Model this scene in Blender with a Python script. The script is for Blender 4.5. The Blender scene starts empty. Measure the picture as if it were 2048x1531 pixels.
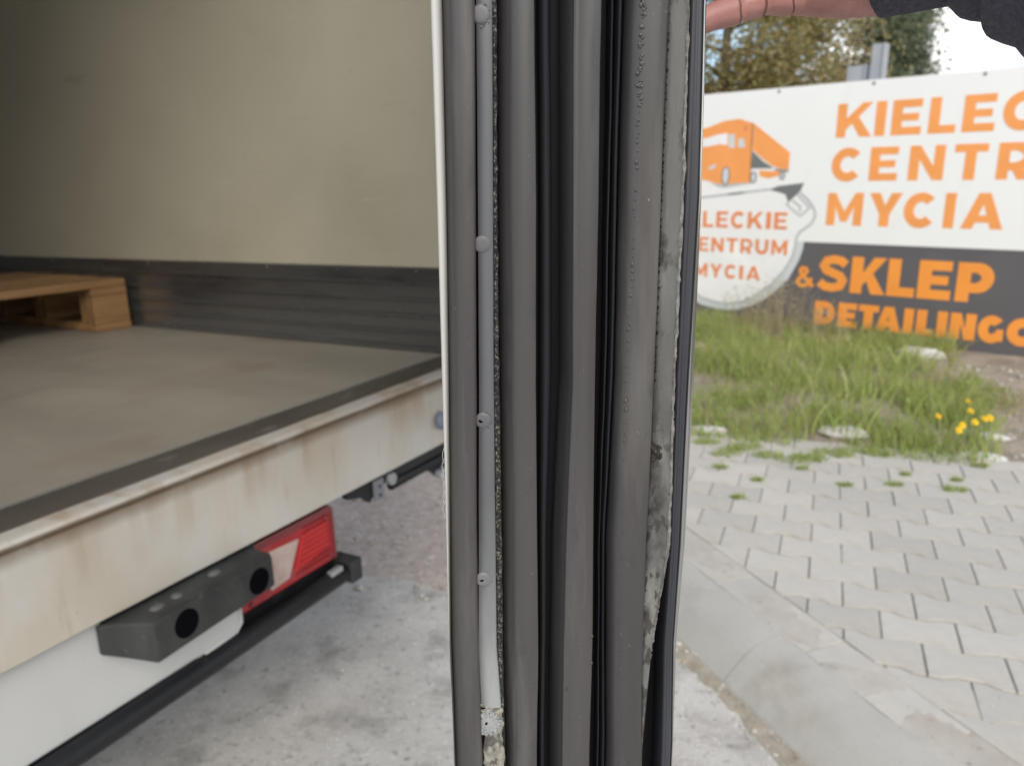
import bpy, bmesh, math, random
import numpy as np
from mathutils import Matrix, Vector, noise
random.seed(7)
sc = bpy.context.scene
COL = sc.collection
EYE = 1.37                       # camera height above the road

# ------------------------------------------------------------------ camera, sky, sun, exposure
cam_d = bpy.data.cameras.new('camera'); cam = bpy.data.objects.new('camera', cam_d); COL.objects.link(cam)
sc.camera = cam
F_PX = 1540.0
v_up = Vector((-(1093 - 1024), -(6667 - 765.5), -F_PX)).normalized()      # world up in camera axes (right, down, forward)
v_fw = Vector((0, 0, 1)); v_fw = (v_fw - v_up * v_fw.dot(v_up)).normalized()
v_rt = v_fw.cross(v_up)
if v_rt.x < 0: v_rt = -v_rt
R = Matrix((v_rt, v_fw, v_up))
M = Matrix(((R[0][0], -R[0][1], -R[0][2]), (R[1][0], -R[1][1], -R[1][2]), (R[2][0], -R[2][1], -R[2][2]))).to_4x4()
cam.matrix_world = Matrix.Translation((0, 0, EYE)) @ M
cam_d.sensor_width = 36.0; cam_d.sensor_fit = 'HORIZONTAL'; cam_d.lens = 36.0 * F_PX / 2048
cam_d.clip_start = 0.02; cam_d.clip_end = 2000
cam_d.dof.use_dof = True; cam_d.dof.focus_distance = 0.392; cam_d.dof.aperture_fstop = 11.5

SUN_EL, SUN_AZ = math.radians(37), math.radians(170)      # azimuth clockwise from +Y (behind the camera)
world = bpy.data.worlds.new('World'); sc.world = world; world.use_nodes = True
wn, wl = world.node_tree.nodes, world.node_tree.links
wn.clear()
w_out = wn.new('ShaderNodeOutputWorld'); w_bg = wn.new('ShaderNodeBackground'); w_bg.inputs[1].default_value = 0.13
w_sky = wn.new('ShaderNodeTexSky'); w_sky.sky_type = 'NISHITA'; w_sky.sun_disc = False
w_sky.sun_elevation = SUN_EL; w_sky.sun_rotation = SUN_AZ
w_tc = wn.new('ShaderNodeTexCoord')
w_no = wn.new('ShaderNodeTexNoise'); w_no.inputs['Scale'].default_value = 2.6; w_no.inputs['Detail'].default_value = 7; w_no.inputs['Roughness'].default_value = 0.55
w_rp = wn.new('ShaderNodeValToRGB'); w_rp.color_ramp.elements[0].position = 0.46; w_rp.color_ramp.elements[1].position = 0.585
w_n2 = wn.new('ShaderNodeTexNoise'); w_n2.inputs['Scale'].default_value = 5.0; w_n2.inputs['Detail'].default_value = 6
w_cr = wn.new('ShaderNodeValToRGB')
w_cr.color_ramp.elements[0].color = (6.3, 6.35, 6.4, 1); w_cr.color_ramp.elements[0].position = 0.35
w_cr.color_ramp.elements[1].color = (10.2, 10.0, 9.75, 1); w_cr.color_ramp.elements[1].position = 0.62
w_mx = wn.new('ShaderNodeMix'); w_mx.data_type = 'RGBA'
wl.new(w_tc.outputs['Generated'], w_no.inputs['Vector']); wl.new(w_tc.outputs['Generated'], w_n2.inputs['Vector'])
wl.new(w_no.outputs['Fac'], w_rp.inputs[0]); wl.new(w_n2.outputs['Fac'], w_cr.inputs[0])
wl.new(w_rp.outputs[0], w_mx.inputs[0]); wl.new(w_sky.outputs[0], w_mx.inputs[6]); wl.new(w_cr.outputs[0], w_mx.inputs[7])
wl.new(w_mx.outputs[2], w_bg.inputs[0]); wl.new(w_bg.outputs[0], w_out.inputs[0])

sun_d = bpy.data.lights.new('sun', 'SUN'); sun = bpy.data.objects.new('sun', sun_d); COL.objects.link(sun)
sun_d.energy = 1.6; sun_d.angle = math.radians(34); sun_d.color = (1.0, 0.93, 0.83)
sd = Vector((math.sin(SUN_AZ) * math.cos(SUN_EL), math.cos(SUN_AZ) * math.cos(SUN_EL), math.sin(SUN_EL)))
sun.rotation_euler = sd.to_track_quat('Z', 'Y').to_euler()
sc.view_settings.view_transform = 'Standard'; sc.view_settings.look = 'None'
sc.view_settings.exposure = 0.50; sc.view_settings.gamma = 1.0; sc.view_settings.use_curve_mapping = False
sc.render.engine = 'CYCLES'
try:
    sc.cycles.use_denoising = True; sc.cycles.max_bounces = 10; sc.cycles.diffuse_bounces = 8
except Exception: pass

# ------------------------------------------------------------------ helpers
def mat(name, stops, scale=5.0, detail=5, rough=0.6, metal=0.0, bump=0.0, bscale=60.0, stretch=(1, 1, 1), bstretch=None,
        dirt=None, dscale=3.0, dpos=(0.55, 0.7), dstretch=None, dfac=0.8, rnd=0.0, spec=0.5, trans=0.0, island=False, rvar=0.0, sss=0.0, bdist=0.002, coat=0.0):
    m = bpy.data.materials.new(name); m.use_nodes = True
    N, L = m.node_tree.nodes, m.node_tree.links
    b = N['Principled BSDF']; out = N['Material Output']
    tc = N.new('ShaderNodeTexCoord')
    def noise_n(sca, st, det=5, rg=0.55):
        mp = N.new('ShaderNodeMapping'); mp.inputs['Scale'].default_value = st
        L.new(tc.outputs['Object'], mp.inputs[0])
        n = N.new('ShaderNodeTexNoise'); n.inputs['Scale'].default_value = sca; n.inputs['Detail'].default_value = det; n.inputs['Roughness'].default_value = rg
        L.new(mp.outputs[0], n.inputs['Vector']); return n.outputs['Fac']
    rp = N.new('ShaderNodeValToRGB')
    while len(rp.color_ramp.elements) < len(stops): rp.color_ramp.elements.new(0.5)
    for e, (p, c) in zip(rp.color_ramp.elements, stops): e.position = p; e.color = (*c, 1)
    if island:
        g = N.new('ShaderNodeNewGeometry'); L.new(g.outputs['Random Per Island'], rp.inputs[0])
    else:
        L.new(noise_n(scale, stretch, detail), rp.inputs[0])
    colr = rp.outputs[0]
    if dirt:
        for (dc, ds, dp, dst, df) in ([(dirt, dscale, dpos, dstretch or stretch, dfac)] if not isinstance(dirt, list) else dirt):
            r2 = N.new('ShaderNodeValToRGB'); r2.color_ramp.elements[0].position = dp[0]; r2.color_ramp.elements[1].position = dp[1]
            r2.color_ramp.elements[1].color = (df, df, df, 1)
            L.new(noise_n(ds, dst, 7, 0.62), r2.inputs[0])
            mx = N.new('ShaderNodeMix'); mx.data_type = 'RGBA'; mx.inputs[7].default_value = (*dc, 1)
            L.new(r2.outputs[0], mx.inputs[0]); L.new(colr, mx.inputs[6]); colr = mx.outputs[2]
    if rnd:
        oi = N.new('ShaderNodeObjectInfo'); mr = N.new('ShaderNodeMapRange'); mr.inputs[3].default_value = 1 - rnd; mr.inputs[4].default_value = 1 + rnd
        L.new(oi.outputs['Random'], mr.inputs[0])
        hs = N.new('ShaderNodeHueSaturation'); L.new(mr.outputs[0], hs.inputs['Value']); L.new(colr, hs.inputs['Color']); colr = hs.outputs[0]
    L.new(colr, b.inputs['Base Color'])
    b.inputs['Roughness'].default_value = rough; b.inputs['Metallic'].default_value = metal
    b.inputs['Specular IOR Level'].default_value = spec
    if coat: b.inputs['Coat Weight'].default_value = coat; b.inputs['Coat Roughness'].default_value = 0.08
    if sss: b.inputs['Subsurface Weight'].default_value = sss; b.inputs['Subsurface Radius'].default_value = (0.012, 0.005, 0.003); b.inputs['Subsurface Scale'].default_value = 0.5
    if rvar:
        mr = N.new('ShaderNodeMapRange'); mr.inputs[3].default_value = max(0.02, rough - rvar); mr.inputs[4].default_value = rough + rvar
        L.new(noise_n(scale * 3.1, stretch), mr.inputs[0]); L.new(mr.outputs[0], b.inputs['Roughness'])
    if bump:
        bn = N.new('ShaderNodeBump'); bn.inputs['Strength'].default_value = bump; bn.inputs['Distance'].default_value = bdist
        L.new(noise_n(bscale, bstretch or stretch, 6), bn.inputs['Height']); L.new(bn.outputs[0], b.inputs['Normal'])
    if trans:
        tr = N.new('ShaderNodeBsdfTranslucent'); ms = N.new('ShaderNodeMixShader'); ms.inputs[0].default_value = trans
        L.new(colr, tr.inputs[0]); L.new(b.outputs[0], ms.inputs[1]); L.new(tr.outputs[0], ms.inputs[2]); L.new(ms.outputs[0], out.inputs[0])
    return m

def flat(name, c, rough=0.5, metal=0.0, **k):
    lo = tuple(x * 0.94 for x in c); hi = tuple(min(1, x * 1.05) for x in c)
    return mat(name, [(0.3, lo), (0.7, hi)], rough=rough, metal=metal, **k)

class MB:
    def __init__(s): s.v = []; s.f = []; s.mi = []
    def add(s, vs, fs, mi=0):
        o = len(s.v); s.v += [tuple(p) for p in vs]; s.f += [tuple(o + i for i in f) for f in fs]; s.mi += [mi] * len(fs)
    def box(s, a, b, mi=0, fn=None):
        x0, y0, z0 = a; x1, y1, z1 = b
        vs = [(x0, y0, z0), (x1, y0, z0), (x1, y1, z0), (x0, y1, z0), (x0, y0, z1), (x1, y0, z1), (x1, y1, z1), (x0, y1, z1)]
        if fn: vs = [fn(p) for p in vs]
        s.add(vs, [(3, 2, 1, 0), (4, 5, 6, 7), (0, 1, 5, 4), (1, 2, 6, 5), (2, 3, 7, 6), (3, 0, 4, 7)], mi)
    def prism(s, poly, fn, h0, h1, mi=0):
        n = len(poly)
        vs = [fn(p[0], p[1], h0) for p in poly] + [fn(p[0], p[1], h1) for p in poly]
        fs = [tuple(range(n - 1, -1, -1)), tuple(range(n, 2 * n))] + [(i, (i + 1) % n, n + (i + 1) % n, n + i) for i in range(n)]
        s.add(vs, fs, mi)
    def tube(s, pts, rad, seg=10, mi=0, cap=True):
        pts = [Vector(p) for p in pts]; n = len(pts)
        rad = rad if isinstance(rad, (list, tuple)) else [rad] * n
        vs = []; prev = None
        for i, p in enumerate(pts):
            d = (pts[min(i + 1, n - 1)] - pts[max(i - 1, 0)]).normalized()
            if prev is None:
                a = Vector((0, 0, 1)) if abs(d.z) < 0.9 else Vector((1, 0, 0)); x = d.cross(a).normalized()
            else: x = (prev - d * prev.dot(d)).normalized()
            prev = x; y = d.cross(x)
            for k in range(seg):
                t = 2 * math.pi * k / seg; vs.append(p + (x * math.cos(t) + y * math.sin(t)) * rad[i])
        fs = [(i * seg + k, i * seg + (k + 1) % seg, (i + 1) * seg + (k + 1) % seg, (i + 1) * seg + k) for i in range(n - 1) for k in range(seg)]
        if cap: fs += [tuple(range(seg - 1, -1, -1)), tuple((n - 1) * seg + k for k in range(seg))]
        s.add(vs, fs, mi)
    def ico(s, c, r, mi=0, jit=0.0, sub=1, rot=0.0):
        bm = bmesh.new(); bmesh.ops.create_icosphere(bm, subdivisions=sub, radius=1.0)
        r = r if isinstance(r, (tuple, list)) else (r, r, r); ca, sa = math.cos(rot), math.sin(rot)
        vs = []
        for v in bm.verts:
            j = 1 + random.uniform(-jit, jit); x, y, z = v.co.x * r[0] * j, v.co.y * r[1] * j, v.co.z * r[2] * j
            vs.append((c[0] + x * ca - y * sa, c[1] + x * sa + y * ca, c[2] + z))
        s.add(vs, [tuple(v.index for v in f.verts) for f in bm.faces], mi); bm.free()
    def build(s, name, mats, parent=None, smooth=False, bevel=0.0, bseg=2, weld=False, loc=None):
        me = bpy.data.meshes.new(name); me.from_pydata(s.v, [], s.f)
        for m in (mats if isinstance(mats, (list, tuple)) else [mats]): me.materials.append(m)
        if any(s.mi): me.polygons.foreach_set('material_index', s.mi)
        if smooth: me.polygons.foreach_set('use_smooth', [True] * len(s.f))
        me.update()
        o = bpy.data.objects.new(name, me); COL.objects.link(o)
        if loc: o.location = loc
        if parent: o.parent = parent
        if bevel:
            bv = o.modifiers.new('bevel', 'BEVEL'); bv.width = bevel; bv.segments = bseg; bv.limit_method = 'ANGLE'; bv.angle_limit = math.radians(35)
        return o

def tag(o, label=None, cat=None, group=None, kind=None):
    if label: o['label'] = label
    if cat: o['category'] = cat
    if group: o['group'] = group
    if kind: o['kind'] = kind
    return o
def empty(name, loc=(0, 0, 0), rz=0.0):
    o = bpy.data.objects.new(name, None); COL.objects.link(o); o.location = loc; o.rotation_euler = (0, 0, rz); o.empty_display_size = 0.1; return o
def fixed_to(o, parent, pm):          # keep world-space coordinates under a placed parent
    o.parent = parent; o.matrix_parent_inverse = pm.inverted(); return o
def nz(x, y, z=0.0, s=1.0): return noise.noise(Vector((x * s, y * s, z * s)))

# ------------------------------------------------------------------ ground, road, pavement
nk = Vector((0.935, 0.355)); kd = Vector((-0.355, 0.935))       # across / along the kerb
pe = Vector((0.927, -0.375)); pf = Vector((0.375, 0.927))       # along / across the paver rows
def KN(n, k): v = nk * n + kd * k; return v.x, v.y
def PE(e, f): v = pe * e + pf * f; return v.x, v.y

m_earth = mat('earth', [(0.3, (0.10, 0.085, 0.06)), (0.7, (0.17, 0.15, 0.11))], scale=0.5, rough=0.95, bump=0.5, bscale=20, bdist=0.02)
m_road = mat('worn_asphalt', [(0.25, (0.41, 0.39, 0.36)), (0.5, (0.52, 0.50, 0.465)), (0.75, (0.59, 0.57, 0.535))], scale=7, detail=10, rough=0.9, bump=0.9, bscale=110, bdist=0.006,
             dirt=[((0.20, 0.19, 0.18), 42, (0.57, 0.66), (1, 1, 1), 0.7), ((0.70, 0.68, 0.65), 60, (0.58, 0.64), (1, 1, 1), 0.7), ((0.24, 0.225, 0.205), 6.5, (0.53, 0.66), (1, 1, 1), 0.6), ((0.12, 0.112, 0.10), 19, (0.64, 0.70), (1, 1, 1), 0.55)])
m_redgr = mat('reddish_gravel', [(0.3, (0.38, 0.31, 0.265)), (0.7, (0.52, 0.455, 0.41))], scale=22, detail=8, rough=0.95, bump=0.9, bscale=90, bdist=0.01,
              dirt=[((0.66, 0.61, 0.57), 50, (0.57, 0.63), (1, 1, 1), 0.8), ((0.27, 0.22, 0.19), 30, (0.58, 0.66), (1, 1, 1), 0.6)])
m_sand = mat('sandy_dirt', [(0.3, (0.405, 0.385, 0.348)), (0.7, (0.48, 0.458, 0.418))], scale=12, rough=0.95, bump=0.6, bscale=180, bdist=0.004,
             dirt=[((0.20, 0.18, 0.155), 40, (0.60, 0.68), (1, 1, 1), 0.7), ((0.40, 0.35, 0.29), 5, (0.5, 0.7), (1, 1, 1), 0.5)])
m_joint = mat('joint_sand', [(0.3, (0.15, 0.142, 0.126)), (0.7, (0.27, 0.257, 0.23))], scale=20, rough=0.95)
m_paver = mat('paver_concrete', [(0.3, (0.425, 0.408, 0.372)), (0.7, (0.505, 0.486, 0.447))], scale=7, detail=8, rough=0.85, bump=0.35, bscale=260, bdist=0.002, rnd=0.09,
              dirt=[((0.29, 0.28, 0.26), 9, (0.55, 0.75), (1, 1, 1), 0.5), ((0.22, 0.21, 0.20), 170, (0.64, 0.70), (1, 1, 1), 0.5), ((0.44, 0.40, 0.33), 2.2, (0.48, 0.70), (1, 1, 1), 0.6), ((0.27, 0.255, 0.23), 1.1, (0.56, 0.74), (1, 1, 1), 0.45), ((0.55, 0.54, 0.51), 45, (0.66, 0.72), (1, 1, 1), 0.5)])
m_kerb = mat('kerb_concrete', [(0.3, (0.39, 0.38, 0.352)), (0.7, (0.46, 0.448, 0.418))], scale=4, detail=8, rough=0.8, bump=0.25, bscale=220, bdist=0.002,
             dirt=[((0.28, 0.28, 0.265), 6, (0.55, 0.75), (1, 1, 1), 0.5), ((0.22, 0.21, 0.195), 130, (0.62, 0.69), (1, 1, 1), 0.6), ((0.33, 0.29, 0.235), 3.0, (0.54, 0.72), (1, 1, 1), 0.5), ((0.52, 0.51, 0.48), 28, (0.64, 0.72), (1, 1, 1), 0.5)])
m_soil = mat('soil', [(0.3, (0.20, 0.165, 0.125)), (0.7, (0.37, 0.32, 0.26))], scale=6, detail=9, rough=0.95, bump=0.9, bscale=50, bdist=0.012,
             dirt=[((0.52, 0.48, 0.44), 34, (0.58, 0.66), (1, 1, 1), 0.7)])
m_pebble = mat('pebble', [(0.0, (0.25, 0.23, 0.20)), (0.4, (0.45, 0.43, 0.39)), (0.8, (0.60, 0.57, 0.52)), (1.0, (0.36, 0.28, 0.20))], island=True, rough=0.85)

b = MB(); b.add([(-400, -400, -0.03), (400, -400, -0.03), (400, 400, -0.03), (-400, 400, -0.03)], [(0, 1, 2, 3)])
tag(b.build('ground', m_earth), kind='structure')

# road: gently uneven sheet west of the kerb line
b = MB(); nx, ny = 60, 70
for j in range(ny + 1):
    for i in range(nx + 1):
        n = 1.30 - 9.0 * (i / nx) ** 1.6; k = -4 + 14.0 * j / ny
        x, y = KN(n, k); b.v.append((x, y, 0.004 * nz(x, y, 0, 1.7)))
b.f = [(j * (nx + 1) + i, (j + 1) * (nx + 1) + i, (j + 1) * (nx + 1) + i + 1, j * (nx + 1) + i + 1) for j in range(ny) for i in range(nx)]; b.mi = [0] * len(b.f)
tag(b.build('road', m_road, smooth=True), kind='structure')
# reddish gravel beyond the ragged end of the asphalt
b = MB(); nx, ny = 70, 30
for j in range(ny + 1):
    for i in range(nx + 1):
        e = -5.5 + 5.6 * i / nx
        f0 = 2.13 + 0.05 * nz(e, 0, 3, 5) + 0.03 * nz(e, 0, 9, 14)
        f = f0 + (j / ny) ** 1.5 * 5.5
        x, y = PE(e, f); b.v.append((x, y, (-0.004 if j == 0 else 0.0055 + 0.010 * min(1, j / 5) + 0.010 * nz(x, y, 1, 6) * min(1, j / 5))))
b.f = [(j * (nx + 1) + i, j * (nx + 1) + i + 1, (j + 1) * (nx + 1) + i + 1, (j + 1) * (nx + 1) + i) for j in range(ny) for i in range(nx)]; b.mi = [0] * len(b.f)
tag(b.build('gravel_ground', m_redgr, smooth=True), kind='structure')

# kerb: concrete stones with a battered face, laid end to end
kerb = empty('kerb', (*KN(1.22, 0.0), 0)); tag(kerb, kind='structure')
kz = math.atan2(-kd.x, kd.y)
KL = 0.75
prof = [(1.212, -0.10), (1.212, 0.006), (1.218, 0.014), (1.255, 0.051), (1.285, 0.078), (1.303, 0.0905), (1.322, 0.1000), (1.343, 0.1065), (1.366, 0.1100), (1.402, 0.1115), (1.402, -0.10)]
for q in range(-3, 9):
    k0 = 1.55 - KL * 2 + KL * q + 0.0015; k1 = k0 + KL - 0.003
    bb = MB(); dn = random.uniform(-.003, .003); dz = random.uniform(-.003, .003)
    n_ = len(prof)
    vs = [(*KN(n + dn, k), z + dz) for k in (k0, k1) for n, z in prof]
    bb.add(vs, [tuple(range(n_)), tuple(range(2 * n_ - 1, n_ - 1, -1))] + [(i, n_ + i, n_ + (i + 1) % n_, (i + 1) % n_) for i in range(n_)])
    o = bb.build('kerb_stone', m_kerb, bevel=0.002)
    fixed_to(o, kerb, Matrix.Translation(kerb.location))

# pavement: sand bed, interlocking bone-shaped pavers, edging course along the kerb
pav = MB()
pv = [(*KN(1.402, -3), 0.1038), (*KN(5.0, -3), 0.1038), (*PE(5.5, 2.4), 0.1038), (*PE(5.5, 3.95), 0.1038), (*PE(-0.9, 3.95), 0.1038)]
pv.append((*KN(1.402, 4.2), 0.1038))
pav.add(pv, [tuple(range(len(pv)))])
pavement = tag(pav.build('pavement', m_joint), kind='structure')
PP, PQ, DEL, GAP = 0.2015, 0.1455, 0.0085, 0.0020
w4 = 0.018
half = [(-PP / 2, 1), (-PP / 4 - w4, 1), (-PP / 4 + w4, -1), (PP / 4 - w4, -1), (PP / 4 + w4, 1), (PP / 2, 1)]
outline = [(e, -(PQ / 2 + s_ * DEL)) for e, s_ in half] + [(e, PQ / 2 + s_ * DEL) for e, s_ in reversed(half)]
def shrink(poly, g): return [(e - math.copysign(g, e) if abs(e) > PP / 2 - 1e-6 else e, f - math.copysign(g * 1.6, f)) for e, f in poly]
def clip(poly, c):                       # keep n >= c
    out = []
    for i in range(len(poly)):
        a, d = poly[i], poly[(i + 1) % len(poly)]
        na, nd = Vector(a).dot(nk) - c, Vector(d).dot(nk) - c
        if na >= 0: out.append(a)
        if (na >= 0) != (nd >= 0):
            t = na / (na - nd); out.append((a[0] + (d[0] - a[0]) * t, a[1] + (d[1] - a[1]) * t))
    return out
def block_mesh(bb, wpoly, top, tilt=(0, 0)):
    c = Vector((sum(p[0] for p in wpoly) / len(wpoly), sum(p[1] for p in wpoly) / len(wpoly))); n = len(wpoly)
    def T(p, inset, z):
        d = Vector(p) - c; q = c + d * (1 - inset / max(d.length, 1e-3)); return (q.x, q.y, z + (q.x - c.x) * tilt[0] + (q.y - c.y) * tilt[1])
    vs = [T(p, 0, top - 0.035) for p in wpoly] + [T(p, 0, top - 0.0020) for p in wpoly] + [T(p, 0.0022, top) for p in wpoly]
    fs = [(r * n + i, r * n + (i + 1) % n, (r + 1) * n + (i + 1) % n, (r + 1) * n + i) for r in (0, 1) for i in range(n)] + [tuple(range(2 * n, 3 * n))]
    bb.add(vs, fs)
CUT = 1.552
cells = []
for j in range(-16, 10):
    f = 2.472 + PQ * (j + 0.5)
    if f > 3.93: continue
    for i in range(-10, 26):
        e = 0.04 + PP * (i + 0.5) + (PP / 2 if j % 2 else 0)
        x, y = PE(e, f); n = Vector((x, y)).dot(nk)
        if n < CUT - 0.12 or n > 4.6 or x > 5 or y < -1.2: continue
        cells.append((math.hypot(x - 1.35, y - 2.3) - 0.35 * min(0, y - 2), e, f, n))
cells.sort()
shared = []
sh = shrink(outline, GAP)
for v in range(6):
    bb = MB(); block_mesh(bb, [(e * pe.x + f * pf.x, e * pe.y + f * pf.y) for e, f in sh], 0.0, (random.uniform(-.012, .012), random.uniform(-.012, .012)))
    me = bpy.data.meshes.new('paving_block'); me.from_pydata(bb.v, [], bb.f); me.materials.append(m_paver); shared.append(me)
rest = MB(); made = 0
for _, e, f, n in cells:
    x, y = PE(e, f); top = 0.109 + random.uniform(-.0022, .0022)
    wp = [(x + a * pe.x + c * pf.x, y + a * pe.y + c * pf.y) for a, c in sh]
    whole = min(Vector(p).dot(nk) for p in wp) > CUT
    if not whole:
        wp = clip(wp, CUT)
        if len(wp) < 3: continue
        xs = [p[0] for p in wp]; ys = [p[1] for p in wp]
        if (max(xs) - min(xs)) * (max(ys) - min(ys)) < 0.0012: continue
    if made < 275:
        if whole:
            o = bpy.data.objects.new('paving_block', random.choice(shared)); COL.objects.link(o); o.location = (x, y, top); o.parent = pavement
        else:
            bb = MB(); cx_ = sum(p[0] for p in wp) / len(wp); cy_ = sum(p[1] for p in wp) / len(wp)
            block_mesh(bb, [(p[0] - cx_, p[1] - cy_) for p in wp], 0.0); bb.build('paving_block', m_paver, pavement, loc=(cx_, cy_, top))
        made += 1
    else: block_mesh(rest, wp, top)
tag(rest.build('paving_blocks', m_paver, pavement), kind='stuff')
for q in range(-14, 24):
    k0 = 1.46 + 0.2 * q; L_ = 0.194
    wp = [KN(1.407, k0), KN(1.545, k0), KN(1.545, k0 + L_), KN(1.407, k0 + L_)]
    bb = MB(); cx_, cy_ = KN(1.476, k0 + L_ / 2); block_mesh(bb, [(p[0] - cx_, p[1] - cy_) for p in wp], 0.0)
    bb.build('edging_block', m_paver, pavement, loc=(cx_, cy_, 0.1075 + random.uniform(-.002, .002)))
# sand washed over the edging course
b = MB(); nx, ny = 90, 300
for j in range(ny + 1):
    for i in range(nx + 1):
        n = 1.396 + 1.75 * (i / nx) ** 1.6; k = -1.0 + 5.0 * j / ny; x, y = KN(n, k)
        d = 1 - abs((n - 1.475) / 0.11) ** 2
        z = 0.1040 + 0.0055 * d + 0.0050 * nz(x, y, 2, 6) + 0.0012 * nz(x, y, 5, 40)
        fill = 0.1042 - 0.0025 * max(0, min(1, (Vector((x, y)).dot(pf) - 1.9) / 0.9)) + 0.0050 * max(0, nz(x, y, 8, 3.5))
        if n > 1.56: z = fill if fill > 0.1045 else 0.0
        b.v.append((x, y, max(0.1030, z) if 0 < i < nx else 0.1030))
b.f = [(j * (nx + 1) + i, j * (nx + 1) + i + 1, (j + 1) * (nx + 1) + i + 1, (j + 1) * (nx + 1) + i) for j in range(ny) for i in range(nx)]; b.mi = [0] * len(b.f)
tag(b.build('sand', m_sand, smooth=True), kind='stuff')

m_debris = mat('kerb_debris', [(0.3, (0.27, 0.235, 0.18)), (0.7, (0.42, 0.385, 0.32))], scale=30, detail=8, rough=0.95, bump=0.8, bscale=140, bdist=0.005, dirt=[((0.14, 0.12, 0.09), 45, (0.58, 0.68), (1, 1, 1), 0.7)])
b = MB(); nx, ny = 16, 240
for j in range(ny + 1):
    for i in range(nx + 1):
        k = -1.0 + 5.5 * j / ny; wd_ = 0.055 + 0.025 * nz(k, 0, 0, 3) + 0.012 * nz(k, 0, 4, 13); n = 1.226 - (0.02 + wd_) * i / nx; x, y = KN(n, k)
        b.v.append((x, y, 0.004 * nz(x, y, 0, 1.7) + 0.007 * (1 - i / nx) + 0.003 * nz(x, y, 3, 30) - (0.006 if i == nx else 0)))
b.f = [(j * (nx + 1) + i, (j + 1) * (nx + 1) + i, (j + 1) * (nx + 1) + i + 1, j * (nx + 1) + i + 1) for j in range(ny) for i in range(nx)]; b.mi = [0] * len(b.f)
tag(b.build('kerb_debris', m_debris, smooth=True), kind='stuff')

# soil bank between the pavement and the banner
bn = Vector((0.656, 0.755)).normalized(); br = Vector((bn.y, -bn.x)); BN = 6.1
def soil_z(x, y):
    f = Vector((x, y)).dot(pf); return 0.100 + 0.055 * max(0, min(1.6, f - 3.86)) + 0.018 * nz(x, y, 0, 3.2) * min(1, max(0, (f - 3.84) * 3)) + 0.008 * nz(x, y, 4, 11) * min(1, max(0, (f - 3.84) * 4))
b = MB(); nx, ny = 130, 90
for j in range(ny + 1):
    for i in range(nx + 1):
        e = -2.6 + 9.5 * i / nx; f = 3.86 + 0.02 * nz(e, 0, 0, 9) + 9.0 * (j / ny) ** 1.7
        x, y = PE(e, f); b.v.append((x, y, soil_z(x, y)))
b.f = [(j * (nx + 1) + i, j * (nx + 1) + i + 1, (j + 1) * (nx + 1) + i + 1, (j + 1) * (nx + 1) + i) for j in range(ny) for i in range(nx)]; b.mi = [0] * len(b.f)
tag(b.build('soil', m_soil, smooth=True), kind='structure')

# ------------------------------------------------------------------ box truck
K = 1.4
T_AX = Vector((0.488, 0.873)).normalized(); S_AX = Vector((-T_AX.y, T_AX.x))
t0, s0 = 0.66, 2.0
TZ = math.atan2(T_AX.y, T_AX.x)
tl = T_AX * (t0 * K) + S_AX * (s0 * K)
truck = empty('box_truck', (tl.x, tl.y, 0), TZ)
tag(truck, 'white box truck with its rear door open, bare cargo floor and grimy white rear sill', 'truck')
PITCH = math.radians(1.1)                 # the box leans slightly nose-down about its rear sill
piv = Vector((0, (0.856 - s0) * K, EYE - 0.37 * K))
TM = Matrix.Translation((tl.x, tl.y, 0)) @ Matrix.Rotation(TZ, 4, 'Z') @ Matrix.Translation(piv) @ Matrix.Rotation(-PITCH, 4, 'X') @ Matrix.Translation(-piv)
truck.matrix_basis = TM
def TK(t, s, z): return ((t - t0) * K, (s - s0) * K, EYE + z * K)
def tkb(p): return TK(*p)

m_grp = mat('cargo_wall_panel', [(0.3, (0.43, 0.405, 0.325)), (0.7, (0.51, 0.485, 0.39))], scale=1.3, rough=0.42, bump=0.05, bscale=4, bdist=0.01,
            dirt=[((0.33, 0.30, 0.22), 1.6, (0.55, 0.8), (1, 1, 1), 0.5), ((0.30, 0.28, 0.22), 22, (0.64, 0.74), (0.3, 1, 1), 0.45), ((0.24, 0.22, 0.17), 7, (0.66, 0.74), (1, 0.25, 1.6), 0.5), ((0.36, 0.33, 0.26), 60, (0.62, 0.70), (1, 0.04, 1), 0.35), ((0.62, 0.60, 0.50), 30, (0.66, 0.74), (1, 0.05, 1), 0.35)])
m_white = mat('white_paint', [(0.3, (0.70, 0.70, 0.69)), (0.7, (0.77, 0.77, 0.76))], scale=3, rough=0.35, dirt=[((0.50, 0.46, 0.40), 4, (0.55, 0.8), (1, 1, 0.3), 0.5)])
m_floor = mat('cargo_floor', [(0.3, (0.245, 0.226, 0.190)), (0.7, (0.355, 0.33, 0.28))], scale=3, detail=9, rough=0.5, rvar=0.12, bump=0.4, bscale=220, bdist=0.001, stretch=(1, 0.35, 1),
              dirt=[((0.23, 0.125, 0.08), 2.4, (0.54, 0.74), (0.6, 1, 1), 0.45), ((0.16, 0.15, 0.13), 6, (0.56, 0.75), (0.25, 1, 1), 0.5), ((0.36, 0.34, 0.30), 70, (0.62, 0.69), (0.04, 1, 1), 0.5), ((0.36, 0.34, 0.30), 60, (0.64, 0.71), (1, 0.04, 1), 0.5), ((0.10, 0.09, 0.075), 45, (0.68, 0.74), (1, 1, 1), 0.6)])
m_thresh = mat('threshold_strip', [(0.3, (0.055, 0.05, 0.041)), (0.7, (0.10, 0.092, 0.077))], scale=6, detail=8, rough=0.6, stretch=(0.4, 1, 1), bump=0.4, bscale=150, bdist=0.001,
               dirt=[((0.28, 0.25, 0.21), 16, (0.6, 0.72), (0.5, 1, 1), 0.6)])
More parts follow.
